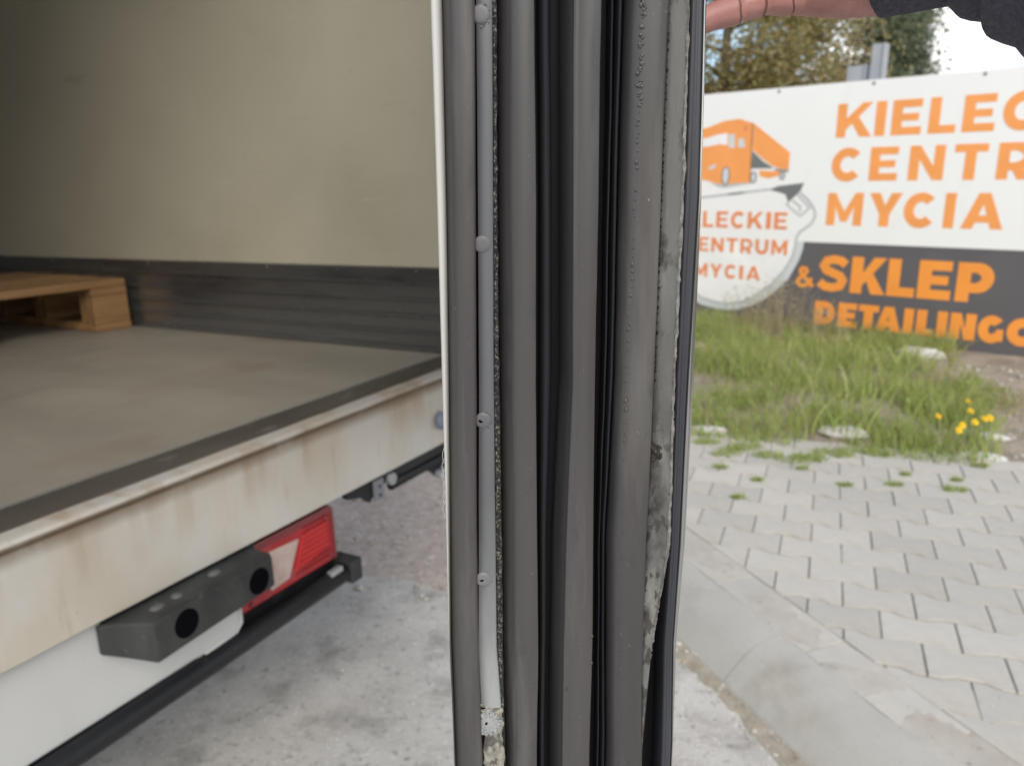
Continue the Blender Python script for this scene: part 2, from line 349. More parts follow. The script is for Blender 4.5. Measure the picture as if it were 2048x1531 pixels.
m_alu = mat('aluminium', [(0.3, (0.50, 0.51, 0.53)), (0.7, (0.62, 0.63, 0.65))], scale=8, rough=0.38, metal=0.7, stretch=(0.2, 1, 1), dirt=[((0.25, 0.22, 0.18), 14, (0.55, 0.75), (1, 1, 1), 0.6)])
m_kick = mat('kick_plate_metal', [(0.3, (0.22, 0.23, 0.245)), (0.7, (0.36, 0.37, 0.385))], scale=3, rough=0.28, metal=0.85, stretch=(1, 0.15, 1), rvar=0.1,
             dirt=[((0.50, 0.49, 0.47), 24, (0.56, 0.70), (1, 0.03, 1), 0.7), ((0.04, 0.04, 0.045), 9, (0.55, 0.7), (1, 0.1, 1), 0.6)])  # pale dust-coloured streaks also paint in highlights along the plate
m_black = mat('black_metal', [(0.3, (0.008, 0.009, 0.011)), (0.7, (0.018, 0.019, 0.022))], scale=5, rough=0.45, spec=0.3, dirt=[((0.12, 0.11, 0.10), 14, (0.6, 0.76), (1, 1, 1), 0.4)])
m_rubber = mat('buffer_rubber', [(0.3, (0.017, 0.018, 0.019)), (0.7, (0.030, 0.031, 0.032))], scale=9, detail=8, rough=0.75, bump=0.4, bscale=160, bdist=0.001,
               dirt=[((0.075, 0.080, 0.077), 6, (0.5, 0.75), (1, 1, 0.5), 0.6), ((0.12, 0.115, 0.105), 50, (0.62, 0.72), (1, 1, 1), 0.5)])
m_dullb = flat('dusty_bolt', (0.10, 0.102, 0.105), rough=0.75)
m_hole = flat('hole_black', (0.004, 0.004, 0.005), rough=1.0, spec=0.0)
m_red = mat('red_lens', [(0.3, (0.27, 0.006, 0.012)), (0.7, (0.37, 0.010, 0.016))], scale=14, dirt=[((0.26, 0.10, 0.09), 18, (0.58, 0.74), (1, 1, 1), 0.5)], rough=0.22, coat=0.25, bump=0.3, bscale=120, bdist=0.001)
m_red2 = flat('red_reflector', (0.46, 0.009, 0.010), rough=0.25, coat=0.2, bump=0.8, bscale=260)
m_dred = flat('dark_red_rim', (0.17, 0.008, 0.014), rough=0.2, coat=0.6)
m_clear = mat('clear_lens', [(0.3, (0.36, 0.15, 0.13)), (0.5, (0.44, 0.32, 0.29)), (0.7, (0.52, 0.47, 0.44))], scale=9, rough=0.25, coat=0.3, bump=0.5, bscale=200)
m_bolt = flat('dull_steel', (0.36, 0.37, 0.38), rough=0.5, metal=0.5)

# stained white sill: dirt gathers under the lip and runs down
def sill_material():
    m = mat('stained_sill_paint', [(0.3, (0.45, 0.437, 0.412)), (0.7, (0.53, 0.517, 0.49))], scale=3, detail=8, rough=0.5, bump=0.15, bscale=60,
            dirt=[((0.45, 0.40, 0.32), 5, (0.46, 0.62), (1, 1, 0.5), 0.7), ((0.33, 0.25, 0.17), 10, (0.58, 0.74), (1.8, 1, 0.3), 0.6), ((0.30, 0.22, 0.15), 38, (0.68, 0.74), (1, 1, 0.7), 0.6)])
    N, L = m.node_tree.nodes, m.node_tree.links; bs = N['Principled BSDF']
    src = bs.inputs['Base Color'].links[0].from_socket
    tc = N.new('ShaderNodeTexCoord'); sp = N.new('ShaderNodeSeparateXYZ'); L.new(tc.outputs['Object'], sp.inputs[0])
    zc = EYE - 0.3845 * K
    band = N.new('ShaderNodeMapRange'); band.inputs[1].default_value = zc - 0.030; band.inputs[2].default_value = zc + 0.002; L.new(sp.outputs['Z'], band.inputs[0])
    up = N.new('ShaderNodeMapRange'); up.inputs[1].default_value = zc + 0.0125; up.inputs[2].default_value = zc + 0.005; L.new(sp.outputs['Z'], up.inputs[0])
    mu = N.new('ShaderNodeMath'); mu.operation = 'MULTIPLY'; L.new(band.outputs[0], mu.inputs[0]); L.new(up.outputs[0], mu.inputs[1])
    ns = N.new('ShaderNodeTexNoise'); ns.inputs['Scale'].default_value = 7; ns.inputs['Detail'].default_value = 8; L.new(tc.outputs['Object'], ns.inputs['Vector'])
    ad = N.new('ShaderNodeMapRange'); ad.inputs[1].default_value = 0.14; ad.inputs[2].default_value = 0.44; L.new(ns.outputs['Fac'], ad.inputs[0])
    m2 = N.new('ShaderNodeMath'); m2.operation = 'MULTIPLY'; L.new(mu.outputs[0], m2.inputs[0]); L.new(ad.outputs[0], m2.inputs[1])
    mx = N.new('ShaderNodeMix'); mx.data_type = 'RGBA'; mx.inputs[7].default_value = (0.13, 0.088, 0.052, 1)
    # rusty runs below the crease
    mp = N.new('ShaderNodeMapping'); mp.inputs['Scale'].default_value = (1, 1, 0.12); L.new(tc.outputs['Object'], mp.inputs[0])
    n3 = N.new('ShaderNodeTexNoise'); n3.inputs['Scale'].default_value = 17; n3.inputs['Detail'].default_value = 6; L.new(mp.outputs[0], n3.inputs['Vector'])
    a3 = N.new('ShaderNodeMapRange'); a3.inputs[1].default_value = 0.50; a3.inputs[2].default_value = 0.66; L.new(n3.outputs['Fac'], a3.inputs[0])
    b3 = N.new('ShaderNodeMapRange'); b3.inputs[1].default_value = zc - 0.125; b3.inputs[2].default_value = zc - 0.01; L.new(sp.outputs['Z'], b3.inputs[0])
    m3 = N.new('ShaderNodeMath'); m3.operation = 'MULTIPLY'; L.new(a3.outputs[0], m3.inputs[0]); L.new(b3.outputs[0], m3.inputs[1])
    m4 = N.new('ShaderNodeMath'); m4.operation = 'MULTIPLY'; m4.inputs[1].default_value = 0.75; L.new(m3.outputs[0], m4.inputs[0])
    x3 = N.new('ShaderNodeMix'); x3.data_type = 'RGBA'; x3.inputs[7].default_value = (0.34, 0.26, 0.18, 1)
    L.new(m4.outputs[0], x3.inputs[0]); L.new(src, x3.inputs[6]); L.new(x3.outputs[2], mx.inputs[6])
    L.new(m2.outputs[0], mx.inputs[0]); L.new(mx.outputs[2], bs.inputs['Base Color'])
    return m
m_sill = sill_material()

TL, TR, SF = -0.36, 1.41, 0.856           # near wall, far wall, rear face (in floor units)
ROOF, FRONT = 1.35, 4.6
def part(name, fn, mats, **k):
    bb = MB(); fn(bb); return bb.build(name, mats, truck, **k)
part('cargo_floor', lambda q: q.box((TL, 0.956, -0.40), (TR, FRONT, -0.371), fn=tkb), m_floor)
part('side_wall', lambda q: q.box((TR, 0.885, -0.40), (TR + 0.045, FRONT, ROOF), fn=tkb), m_grp)
part('side_wall', lambda q: q.box((TL - 0.045, 0.885, -0.40), (TL, FRONT, ROOF), fn=tkb), m_grp)
part('front_wall', lambda q: q.box((TL - 0.044, FRONT + 0.002, -0.42), (TR + 0.044, FRONT + 0.05, ROOF), fn=tkb), m_grp)
part('roof', lambda q: q.box((TL - 0.046, 0.884, ROOF + 0.002), (TR + 0.046, FRONT + 0.05, ROOF + 0.05), fn=tkb), m_white)
for tt in (TL - 0.05, TR + 0.003):
    part('rear_post', lambda q: q.box((tt, SF - 0.001, -0.514), (tt + 0.047, 0.883, ROOF), fn=tkb), m_white, bevel=0.006)
part('rear_header', lambda q: q.box((TL + 0.001, SF - 0.001, ROOF - 0.09), (TR - 0.001, 0.883, ROOF), fn=tkb), m_white, bevel=0.006)

# rear sill: one rolled profile along the whole width
sp_ = [(0.856, -0.515), (0.856, -0.392), (0.8575, -0.3865), (0.8545, -0.3825), (0.8525, -0.377), (0.855, -0.3725), (0.861, -0.3712), (0.880, -0.3702), (0.880, -0.395), (0.90, -0.395), (0.90, -0.515)]
def sill(q):
    ts = np.linspace(TL, TR, 90); n = len(sp_)
    for t in ts: q.v += [TK(t, s + 0.0012 * nz(t, z, 0, 8), z + 0.0008 * nz(t, s, 3, 14)) for s, z in sp_]
    for i in range(len(ts) - 1):
        for k in range(n): q.f.append((i * n + k, i * n + (k + 1) % n, (i + 1) * n + (k + 1) % n, (i + 1) * n + k)); q.mi.append(0)
sill_o = part('rear_sill', sill, m_sill)
bb = MB(); bb.box((TL, 0.8805, -0.385), (TR, 0.950, -0.3685), fn=tkb)
o = bb.build('threshold_strip', m_thresh, sill_o, bevel=0.002)
bb = MB(); bb.box((TL, 0.9503, -0.385), (TR, 0.958, -0.3690), fn=tkb); bb.build('edge_trim', m_alu, sill_o)

# kick plate with ribs along the far wall
def kick(q):
    pr = []; z = -0.3705
    hs = [0.012, 0.030, 0.007, 0.030, 0.007, 0.030, 0.007, 0.030, 0.007, 0.031]
    pr.append((1.4095, z))
    for i, h in enumerate(hs):
        rib = i % 2 == 0
        d = 0.010 if rib else 0.004
        pr += [(1.41 - d, z + 0.0015), (1.41 - d, z + h - 0.0015)]; z += h
    pr.append((1.4095, z + 0.001))
    n = len(pr)
    for s in (0.9585, FRONT): q.v += [TK(t, s, zz) for t, zz in pr]
    for k in range(n - 1): q.f.append((k, k + 1, n + k + 1, n + k)); q.mi.append(0)
ko = part('kick_plate', kick, m_kick)
for i in range(12):
    s = 1.02 + 0.23 * i; bb = MB(); bb.ico(TK(1.3998, s, -0.187), 0.0045, sub=2); bb.build('rivet', m_kick if i not in (1, 3) else m_dullb, ko, smooth=True)

# lower rear panel with hemmed end, lamp, buffer, bumper tube
def lowpanel(q):
    pl = [(TL, -0.516), (0.703, -0.516), (0.703, -0.640), (0.694, -0.6535), (0.625, -0.6575), (0.620, -0.6505), (TL, -0.650)]
    q.prism([(t, z) for t, z in pl], lambda t, z, h: TK(t, h, z), 0.870, 0.888)
m_bump = mat('bumper_paint', [(0.3, (0.44, 0.45, 0.445)), (0.7, (0.51, 0.515, 0.51))], scale=2, rough=0.4, dirt=[((0.36, 0.34, 0.30), 5, (0.55, 0.8), (1, 1, 0.4), 0.5), ((0.30, 0.28, 0.25), 40, (0.66, 0.74), (1, 1, 0.5), 0.5)])
lp = part('lower_panel', lowpanel, m_bump, bevel=0.004)
bb = MB(); bb.tube([TK(0.632, 0.869, -0.6505), TK(0.690, 0.869, -0.6465), TK(0.7005, 0.869, -0.6365), TK(0.7015, 0.869, -0.60)], 0.0042, 8); bb.build('hem', m_bump, lp, smooth=True)
bb = MB(); bb.ico(TK(0.668, 0.8705, -0.598), (0.020, 0.004, 0.011), jit=0.2, sub=2, rot=0); bb.build('rust_stain', mat('rust', [(0.3, (0.22, 0.17, 0.10)), (0.7, (0.34, 0.28, 0.19))], scale=60, rough=0.9), lp)
def rectp(pts): return lambda q: q.prism(pts, lambda t, z, h: TK(t, h, z), 0.872, 0.90)
lamp = part('tail_lamp', rectp([(0.706, -0.531), (0.915, -0.531), (0.9165, -0.629), (0.706, -0.629)]), m_red, bevel=0.004)
bb = MB(); bb.prism([(0.712, -0.529), (0.912, -0.529), (0.908, -0.5415), (0.716, -0.5415)], lambda t, z, h: TK(t, h, z), 0.8695, 0.880); bb.build('lamp_rim', m_dred, lamp, bevel=0.002)
bb = MB(); bb.prism([(0.909, -0.531), (0.9165, -0.535), (0.9175, -0.627), (0.910, -0.629)], lambda t, z, h: TK(t, h, z), 0.8700, 0.880); bb.build('lamp_rim', m_dred, lamp, bevel=0.002)
bb = MB(); bb.prism([(0.770, -0.553), (0.833, -0.5575), (0.805, -0.615), (0.765, -0.618)], lambda t, z, h: TK(t, h, z), 0.8690, 0.880); bb.build('clear_lens', m_clear, lamp, bevel=0.003)
bb = MB(); bb.prism([(0.842, -0.556), (0.900, -0.552), (0.902, -0.600), (0.820, -0.612)], lambda t, z, h: TK(t, h, z), 0.8700, 0.880); bb.build('reflector', m_red2, lamp, bevel=0.003)
for k in range(9):
    zz = -0.545 - 0.009 * k; bb = MB(); bb.box((0.845 - 0.003 * k, 0.8690, zz), (0.905, 0.8705, zz + 0.0016), fn=tkb); bb.build('lens_rib', m_red, lamp)
for tt, zz in ((0.898, -0.5475), (0.903, -0.618), (0.726, -0.622)):
    bb = MB(); bb.ico(TK(tt, 0.8700, zz), (0.006, 0.004, 0.006), sub=2); bb.build('lamp_screw', m_dred, lamp, smooth=True)

def buffer(q):
    # hexagonal plan, bottom rising towards the truck
    f0, f1, bk = 0.805, 0.812, 0.868
    plan = [(0.520, f0), (0.716, f0), (0.726, f0 + 0.014), (0.726, bk), (0.484, bk), (0.496, 0.8465), (0.499, 0.8425)]
    def zt(t, s): return -0.5222 if s < 0.85 else -0.5240
    def zb(t, s): return -0.579 + (0.011 * max(0, t - 0.52) / 0.2 if s < 0.83 else 0.0) + 0.014 * max(0, min(1, (s - 0.81) / 0.05))
    n = len(plan); q.v = [TK(t, s, zb(t, s)) for t, s in plan] + [TK(t, s, zt(t, s)) for t, s in plan]
    q.f = [tuple(range(n - 1, -1, -1)), tuple(range(n, 2 * n))] + [(i, (i + 1) % n, n + (i + 1) % n, n + i) for i in range(n)]; q.mi = [0] * len(q.f)
bo = part('rubber_buffer', buffer, m_rubber, bevel=0.004)
def disc(q, c, r, ax_s=True, seg=24, depth=0.012, mi=0):
    # recessed looking socket: ring lip and a deep cup
    cs = [(r * 1.12, -0.0012), (r, -0.0022), (r * 0.94, 0.002)]
    vs = []
    for rr, d in cs + [(r * 0.9, 0.0022)]:
        vs += [TK(c[0] + rr * math.cos(2 * math.pi * k / seg), c[1] + d, c[2] + rr * math.sin(2 * math.pi * k / seg)) for k in range(seg)]
    return vs
for t in (0.5655, 0.688):
    r, seg = 0.0185, 26; c = (t, 0.805, -0.5465)
    bb = MB()
    ring = lambda rr, s: [TK(c[0] + rr * math.cos(2 * math.pi * k / seg), s, c[2] + rr * 1.06 * math.sin(2 * math.pi * k / seg)) for k in range(seg)]
    bb.v = ring(r * 1.10, 0.8046) + ring(r, 0.8040) + ring(r * 0.95, 0.8046)
    bb.f = [(j * seg + k, j * seg + (k + 1) % seg, (j + 1) * seg + (k + 1) % seg, (j + 1) * seg + k) for j in range(2) for k in range(seg)] + [tuple(2 * seg + k for k in range(seg))]
    bb.mi = [0] * (seg * 1) + [1] * (seg + 1)
    bb.build('bolt_hole', [m_rubber, m_hole], bo)
for t, s, w in ((0.548, 0.834, 0.014), (0.579, 0.836, 0.010), (0.645, 0.842, 0.012)):
    bb = MB(); bb.ico(TK(t, s, -0.5235), (w * 1.2, 0.012, 0.006), jit=0.08, sub=2); bb.build('bolt_head', m_dullb, bo, smooth=True)
bb = MB(); bb.box((0.592, 0.8035, -0.5705), (0.662, 0.8060, -0.5265), fn=tkb); bb.build('face_panel', m_rubber, bo, bevel=0.0015)
bb = MB(); bb.box((0.492, 0.8625, -0.552), (0.735, 0.8692, -0.5158), fn=tkb); bb.build('gap_shade', m_black, bo)  # black box put in as the shade of the gap under the sill
bb = MB(); bb.box((0.53, 0.811, -0.5240), (0.715, 0.818, -0.5205), fn=tkb); bb.build('top_ridge', m_rubber, bo, bevel=0.002)

part('bumper_backing', lambda q: q.box((TL, 0.892, -0.690), (0.925, 0.93, -0.631), fn=tkb), m_black)
part('bumper_backing', lambda q: q.box((0.705, 0.902, -0.6305), (0.918, 0.93, -0.517), fn=tkb), m_black)
bt = part('bumper_tube', lambda q: q.tube([TK(TL, 0.868, -0.674), TK(0.3, 0.868, -0.671), TK(0.66, 0.868, -0.667), TK(0.925, 0.868, -0.661)], 0.0175 * K, 18), m_black, smooth=True)
bb = MB(); bb.box((0.928, 0.850, -0.682), (0.957, 0.905, -0.640), fn=tkb); bb.build('end_cap', m_rubber, bt, bevel=0.005)
bb = MB(); bb.box((0.885, 0.856, -0.651), (0.915, 0.868, -0.6405), fn=tkb); bb.build('clip', m_bolt, bt, bevel=0.003)

def rail(q):
    q.prism([(0.937, -0.5165), (1.455, -0.5165), (1.455, -0.535), (1.03, -0.535), (1.000, -0.557), (0.985, -0.541), (0.945, -0.531)], lambda t, z, h: TK(t, h, z), 0.858, 0.872)
    q.box((1.0, 0.8725, -0.535), (1.455, 0.93, -0.5175), fn=tkb)
ro = part('step_rail', rail, m_black, bevel=0.002)
bb = MB(); bb.tube([TK(1.07, 0.866, -0.549), TK(1.26, 0.866, -0.549), TK(1.455, 0.866, -0.549)], 0.010 * K, 12); bb.build('rail_tube', m_black, ro, smooth=True)
bb = MB(); bb.box((1.008, 0.8515, -0.556), (1.034, 0.8575, -0.519), fn=tkb); bb.build('bracket_plate', flat('grey_bracket', (0.17, 0.18, 0.20), rough=0.5), ro, bevel=0.002)
for t, z in ((1.021, -0.531), (1.021, -0.548)):
    bb = MB(); bb.ico(TK(t, 0.851, z), (0.004, 0.002, 0.004), sub=2); bb.build('bolt_head', m_hole, ro)
for t, z, r in ((1.06, -0.531, 0.012), (1.215, -0.575, 0.009), (1.232, -0.572, 0.007)):
    bb = MB(); bb.tube([TK(t, 0.85, z), TK(t, 0.862, z)], r * K, 6); bb.build('hex_bolt', m_bolt, ro, bevel=0.001)
bb = MB(); bb.prism([(1.185, -0.5585), (1.26, -0.5585), (1.26, -0.569), (1.215, -0.583), (1.20, -0.569)], lambda t, z, h: TK(t, h, z), 0.861, 0.869); bb.build('bracket_tab', m_black, ro, bevel=0.002)
bb = MB(); bb.ico(TK(1.222, 0.846, -0.462), (0.026, 0.020, 0.026), sub=3); bb.build('door_stop_knob', flat('blue_grey_rubber', (0.16, 0.19, 0.25), rough=0.6), truck, smooth=True)

# chassis and wheels under the box
part('chassis_rail', lambda q: q.box((0.15, 0.96, -0.60), (0.22, FRONT, -0.47), fn=tkb), m_black)
part('chassis_rail', lambda q: q.box((0.88, 0.96, -0.60), (0.95, FRONT, -0.47), fn=tkb), m_black)
part('subfloor', lambda q: q.box((TL, 0.902, -0.46), (TR + 0.04, FRONT, -0.402), fn=tkb), m_black)
for t in (TL + 0.06, TR - 0.14):
    bb = MB(); x, y, _ = TK(t, 2.6, 0); seg = 40; rr = [(0.0, 0.20), (0.0, 0.30), (0.02, 0.335), (0.06, 0.345), (0.14, 0.345), (0.18, 0.335), (0.20, 0.30), (0.20, 0.20)]
    bb.v = [(x + a, y + r * math.cos(2 * math.pi * k / seg), 0.393 + r * math.sin(2 * math.pi * k / seg)) for a, r in rr for k in range(seg)]
    bb.f = [(j * seg + k, j * seg + (k + 1) % seg, (j + 1) * seg + (k + 1) % seg, (j + 1) * seg + k) for j in range(len(rr) - 1) for k in range(seg)]; bb.mi = [0] * len(bb.f)
    wo = bb.build('wheel', m_rubber, truck, smooth=True)
    bb = MB(); bb.tube([(x + 0.03, y, 0.393), (x + 0.17, y, 0.393)], 0.205, 30); bb.build('rim', m_bolt, wo, bevel=0.01)

# ------------------------------------------------------------------ rear door, seen edge on, with its rubber seals
DY = 0.38
ZT = [-0.3207, -0.2544, -0.1930, -0.0994, -0.0088, 0.0771]
XT = [[-37.1, -36.9, -20.0, -19.1, -7.2, -6.6, 12.1, 21.1, 42.9, 54.0, 73.3, 73.8, 85.5, 91.6, 92.8],
      [-37.6, -37.1, -20.8, -20.3, -10.4, -7.1, 13.1, 21.5, 43.4, 52.1, 71.5, 77.4, 84.1, 89.4, 92.2],
      [-37.0, -35.6, -20.0, -18.9, -10.0, -6.7, 12.7, 22.7, 43.0, 51.4, 72.0, 85.0, 85.5, 90.6, 94.4],
      [-36.4, -33.4, -18.4, -16.8, -9.4, -6.6, 12.2, 27.0, 42.6, 54.3, 73.0, 83.9, 84.5, 90.6, 94.7],
      [-35.9, -31.9, -16.7, -15.3, -8.1, -6.2, 12.8, 26.2, 42.8, 54.1, 73.0, 84.4, 84.6, 91.9, 94.0],
      [-35.7, -31.0, -15.0, -14.1, -7.0, -5.0, 12.2, 25.5, 42.5, 54.7, 73.5, 83.0, 83.7, 89.8, 91.8]]
XT = np.array(XT) / 1000.0
def px(i, z): return float(np.interp(z, ZT, XT[:, i]))
ZR = list(np.linspace(-0.52, -0.37, 6)) + list(np.arange(-0.36, 0.12, 0.003)) + list(np.linspace(0.13, 1.62, 33))
m_seal = mat('grey_seal_rubber', [(0.25, (0.040, 0.038, 0.039)), (0.5, (0.060, 0.057, 0.057)), (0.75, (0.083, 0.078, 0.077))], scale=26, detail=8, rough=0.36, rvar=0.1, stretch=(1, 1, 0.06), bump=0.25, bscale=420, bstretch=(1, 1, 0.25), bdist=0.0004,
             dirt=[((0.20, 0.19, 0.18), 34, (0.54, 0.78), (1, 1, 0.10), 0.5), ((0.03, 0.03, 0.033), 45, (0.60, 0.70), (1, 1, 0.35), 0.55), ((0.30, 0.29, 0.28), 420, (0.68, 0.73), (1, 1, 1), 0.6), ((0.15, 0.143, 0.135), 150, (0.60, 0.70), (1, 1, 0.03), 0.35)])
m_gap = mat('black_seal_rubber', [(0.3, (0.006, 0.006, 0.008)), (0.7, (0.011, 0.012, 0.015))], scale=60, rough=0.6, spec=0.2, stretch=(1, 1, 0.05))
m_lobe = mat('dark_lobe_rubber', [(0.3, (0.020, 0.022, 0.028)), (0.7, (0.035, 0.038, 0.046))], scale=60, rough=0.7, spec=0.12, stretch=(1, 1, 0.05))
m_lip = mat('dark_blue_rubber', [(0.3, (0.030, 0.032, 0.041)), (0.7, (0.052, 0.055, 0.066))], scale=60, rough=0.4, stretch=(1, 1, 0.05), dirt=[((0.16, 0.16, 0.17), 90, (0.62, 0.72), (1, 1, 0.1), 0.5)])
m_strip = mat('pale_metal_strip', [(0.3, (0.095, 0.099, 0.107)), (0.7, (0.145, 0.150, 0.160))], scale=24, rough=0.5, metal=0.1, stretch=(1, 1, 0.15), bump=0.15, bscale=300, bdist=0.0004,
              dirt=[((0.32, 0.335, 0.335), 14, (0.56, 0.74), (1, 1, 0.3), 0.6), ((0.02, 0.02, 0.02), 210, (0.70, 0.73), (1, 1, 1), 0.8)])
m_foam = mat('speckled_foam', [(0.42, (0.012, 0.011, 0.010)), (0.56, (0.05, 0.048, 0.044)), (0.63, (0.22, 0.21, 0.19))], scale=750, detail=4, rough=0.9, bump=1.0, bscale=700, bdist=0.001)
m_adh = mat('dirty_adhesive', [(0.3, (0.085, 0.084, 0.080)), (0.7, (0.145, 0.142, 0.135))], scale=22, detail=9, rough=0.75, stretch=(1, 1, 0.2), bump=0.9, bscale=260, bdist=0.0012,
            dirt=[((0.24, 0.235, 0.22), 30, (0.55, 0.74), (1, 1, 0.3), 0.6), ((0.03, 0.028, 0.025), 75, (0.58, 0.67), (1, 1, 0.5), 0.85)])
m_crust = mat('crumbly_glue', [(0.3, (0.13, 0.125, 0.115)), (0.6, (0.27, 0.26, 0.245))], scale=260, detail=6, rough=0.9, bump=1.0, bscale=380, bdist=0.0012, dirt=[((0.05, 0.045, 0.04), 120, (0.58, 0.66), (1, 1, 0.6), 0.7)])
m_chrome = mat('stainless_edge', [(0.3, (0.42, 0.41, 0.40)), (0.7, (0.54, 0.53, 0.52))], scale=20, rough=0.16, metal=0.95, stretch=(1, 1, 0.1), rvar=0.06)
m_trim = mat('white_trim', [(0.3, (0.47, 0.46, 0.44)), (0.7, (0.55, 0.54, 0.52))], scale=16, rough=0.4, stretch=(1, 1, 0.1))
m_tear = mat('torn_foam', [(0.3, (0.20, 0.185, 0.155)), (0.7, (0.42, 0.40, 0.35))], scale=120, detail=8, rough=0.95, bump=1.0, bscale=260, bdist=0.0015, dirt=[((0.06, 0.055, 0.05), 150, (0.56, 0.64), (1, 1, 1), 0.8)])

def zstain(m, z_hi, z_lo, col, sc_, st, lo, hi, amt):
    N, L = m.node_tree.nodes, m.node_tree.links; bs = N['Principled BSDF']; src = bs.inputs['Base Color'].links[0].from_socket
    tc = N.new('ShaderNodeTexCoord'); sp = N.new('ShaderNodeSeparateXYZ'); L.new(tc.outputs['Object'], sp.inputs[0])
    mp = N.new('ShaderNodeMapping'); mp.inputs['Scale'].default_value = st; L.new(tc.outputs['Object'], mp.inputs[0])
    nn = N.new('ShaderNodeTexNoise'); nn.inputs['Scale'].default_value = sc_; nn.inputs['Detail'].default_value = 8; L.new(mp.outputs[0], nn.inputs['Vector'])
    a = N.new('ShaderNodeMapRange'); a.inputs[1].default_value = lo; a.inputs[2].default_value = hi; L.new(nn.outputs['Fac'], a.inputs[0])
    g = N.new('ShaderNodeMapRange'); g.inputs[1].default_value = EYE + z_hi; g.inputs[2].default_value = EYE + z_lo; g.inputs[4].default_value = amt; L.new(sp.outputs['Z'], g.inputs[0])
    mu = N.new('ShaderNodeMath'); mu.operation = 'MULTIPLY'; L.new(a.outputs[0], mu.inputs[0]); L.new(g.outputs[0], mu.inputs[1])
    mx = N.new('ShaderNodeMix'); mx.data_type = 'RGBA'; mx.inputs[7].default_value = (*col, 1)
    L.new(mu.outputs[0], mx.inputs[0]); L.new(src, mx.inputs[6]); L.new(mx.outputs[2], bs.inputs['Base Color'])
zstain(m_strip, -0.16, -0.27, (0.36, 0.375, 0.37), 40, (1, 1, 0.25), 0.30, 0.56, 0.85)
zstain(m_adh, -0.08, -0.17, (0.225, 0.22, 0.205), 60, (1, 1, 0.35), 0.46, 0.60, 0.8)
zstain(m_adh, -0.10, -0.19, (0.035, 0.031, 0.027), 55, (1, 1, 0.5), 0.50, 0.60, 0.9)
zstain(m_adh, -0.09, -0.16, (0.04, 0.036, 0.031), 210, (1, 1, 0.5), 0.52, 0.57, 0.85)
zstain(m_tear, 0.5, -0.29, (0.07, 0.066, 0.06), 170, (1, 1, 0.5), 0.50, 0.57, 0.8)
zstain(m_crust, -0.15, -0.24, (0.06, 0.052, 0.045), 60, (1, 1, 0.5), 0.44, 0.60, 0.9)

# leaf: slab from the free edge back to the hinge post
bb = MB()
c4_ = [(-0.0335, 0.417), (0.090, 0.417), (0.020, 2.330), (-0.104, 2.330)]
bb.v = [(x, y, EYE + z) for z in (-0.52, 1.60) for x, y in c4_]
bb.f = [(3, 2, 1, 0), (4, 5, 6, 7), (0, 1, 5, 4), (1, 2, 6, 5), (2, 3, 7, 6), (3, 0, 4, 7)]; bb.mi = [0] * 6
door = bb.build('rear_door', m_white, bevel=0.003); fixed_to(door, truck, TM)
door['label'] = 'open rear door seen edge on with grey rubber seals'
def strip(name, prof, m, zr=None, wob=0.25, seed=0.0, rough=0.0, smooth=True):
    """prof: list of (column a, column b, fraction, depth mm) swept up the door edge"""
    zr = zr or ZR; q = MB(); n = len(prof)
    for z in zr:
        for j, (a, c, fr, d) in enumerate(prof):
            x = px(a, z) * (1 - fr) + px(c, z) * fr
            w = wob * 0.001 * (nz(seed, z, 0, 14) + 0.5 * nz(seed + 5, z, 0, 41))
            dd = d * 0.001 + 0.0004 * nz(seed + 9, z, j * 0.3, 18)
            if rough: x += rough * 0.001 * nz(seed + j, z, 0, 260) + rough * 0.0008 * nz(seed + j, z, 7, 90); dd += rough * 0.0006 * nz(seed + j, z, 3, 300)
            q.v.append((x + w, DY + dd, EYE + z))
    for i in range(len(zr) - 1):
        for j in range(n - 1): q.f.append((i * n + j, i * n + j + 1, (i + 1) * n + j + 1, (i + 1) * n + j)); q.mi.append(0)
    o = q.build(name, m, door, smooth=smooth); return o
def S(a, c, pts): return [(a, c, f, d) for f, d in pts]
strip('seal_base', S(0, 13, [(0.03, 32), (0.4, 32), (0.97, 32)]), m_gap, wob=0)
strip('edge_trim', S(0, 1, [(0.0, 25), (0.02, 8), (0.12, 5.5), (0.4, 4.6), (0.8, 5.5), (1.05, 7.5), (1.1, 33)]), m_trim, seed=1.5, wob=0.15)
strip('rubber_seal', S(1, 2, [(0.0, 33), (0.0, 17), (0.05, 11.5), (0.11, 8), (0.18, 5.2), (0.26, 3.0), (0.36, 1.4), (0.48, 0.5), (0.64, 0), (0.9, 0.3), (0.97, 0.9), (1.0, 2), (1.0, 33)]), m_seal, seed=2.1)
m_strip_z = [z for z in ZR if z > -0.2965]
strip('metal_strip', S(3, 4, [(-0.03, 33), (-0.03, 4.0), (0.5, 3.6), (0.93, 3.5), (1.0, 4.2), (1.0, 33)]), m_strip, zr=m_strip_z, seed=3.3, wob=0.1)
q = MB()
for k in range(46): q.ico((px(3, -0.297) + (px(4, -0.297) - px(3, -0.297)) * random.random(), DY + 0.0042, EYE - 0.2965 + random.gauss(0, 0.0016)), (random.uniform(.0006, .0018), .0005, random.uniform(.0006, .0022)), jit=0.35)
tag(q.build('torn_end', m_tear, door), kind='stuff')
strip('torn_foam', S(3, 4, [(-0.03, 33), (0.0, 5.5), (0.25, 4.2), (0.5, 5.0), (0.75, 4.0), (1.0, 5.5), (1.0, 33)]), m_tear, zr=[z for z in ZR if z <= -0.2945], rough=2.2, seed=4.4, smooth=False)
strip('foam_gasket', S(4, 5, [(0.0, 33), (0.03, 6.4), (0.3, 5.5), (0.6, 5.8), (0.95, 6.4), (1.05, 33)]), m_foam, seed=5.1, rough=0.6)
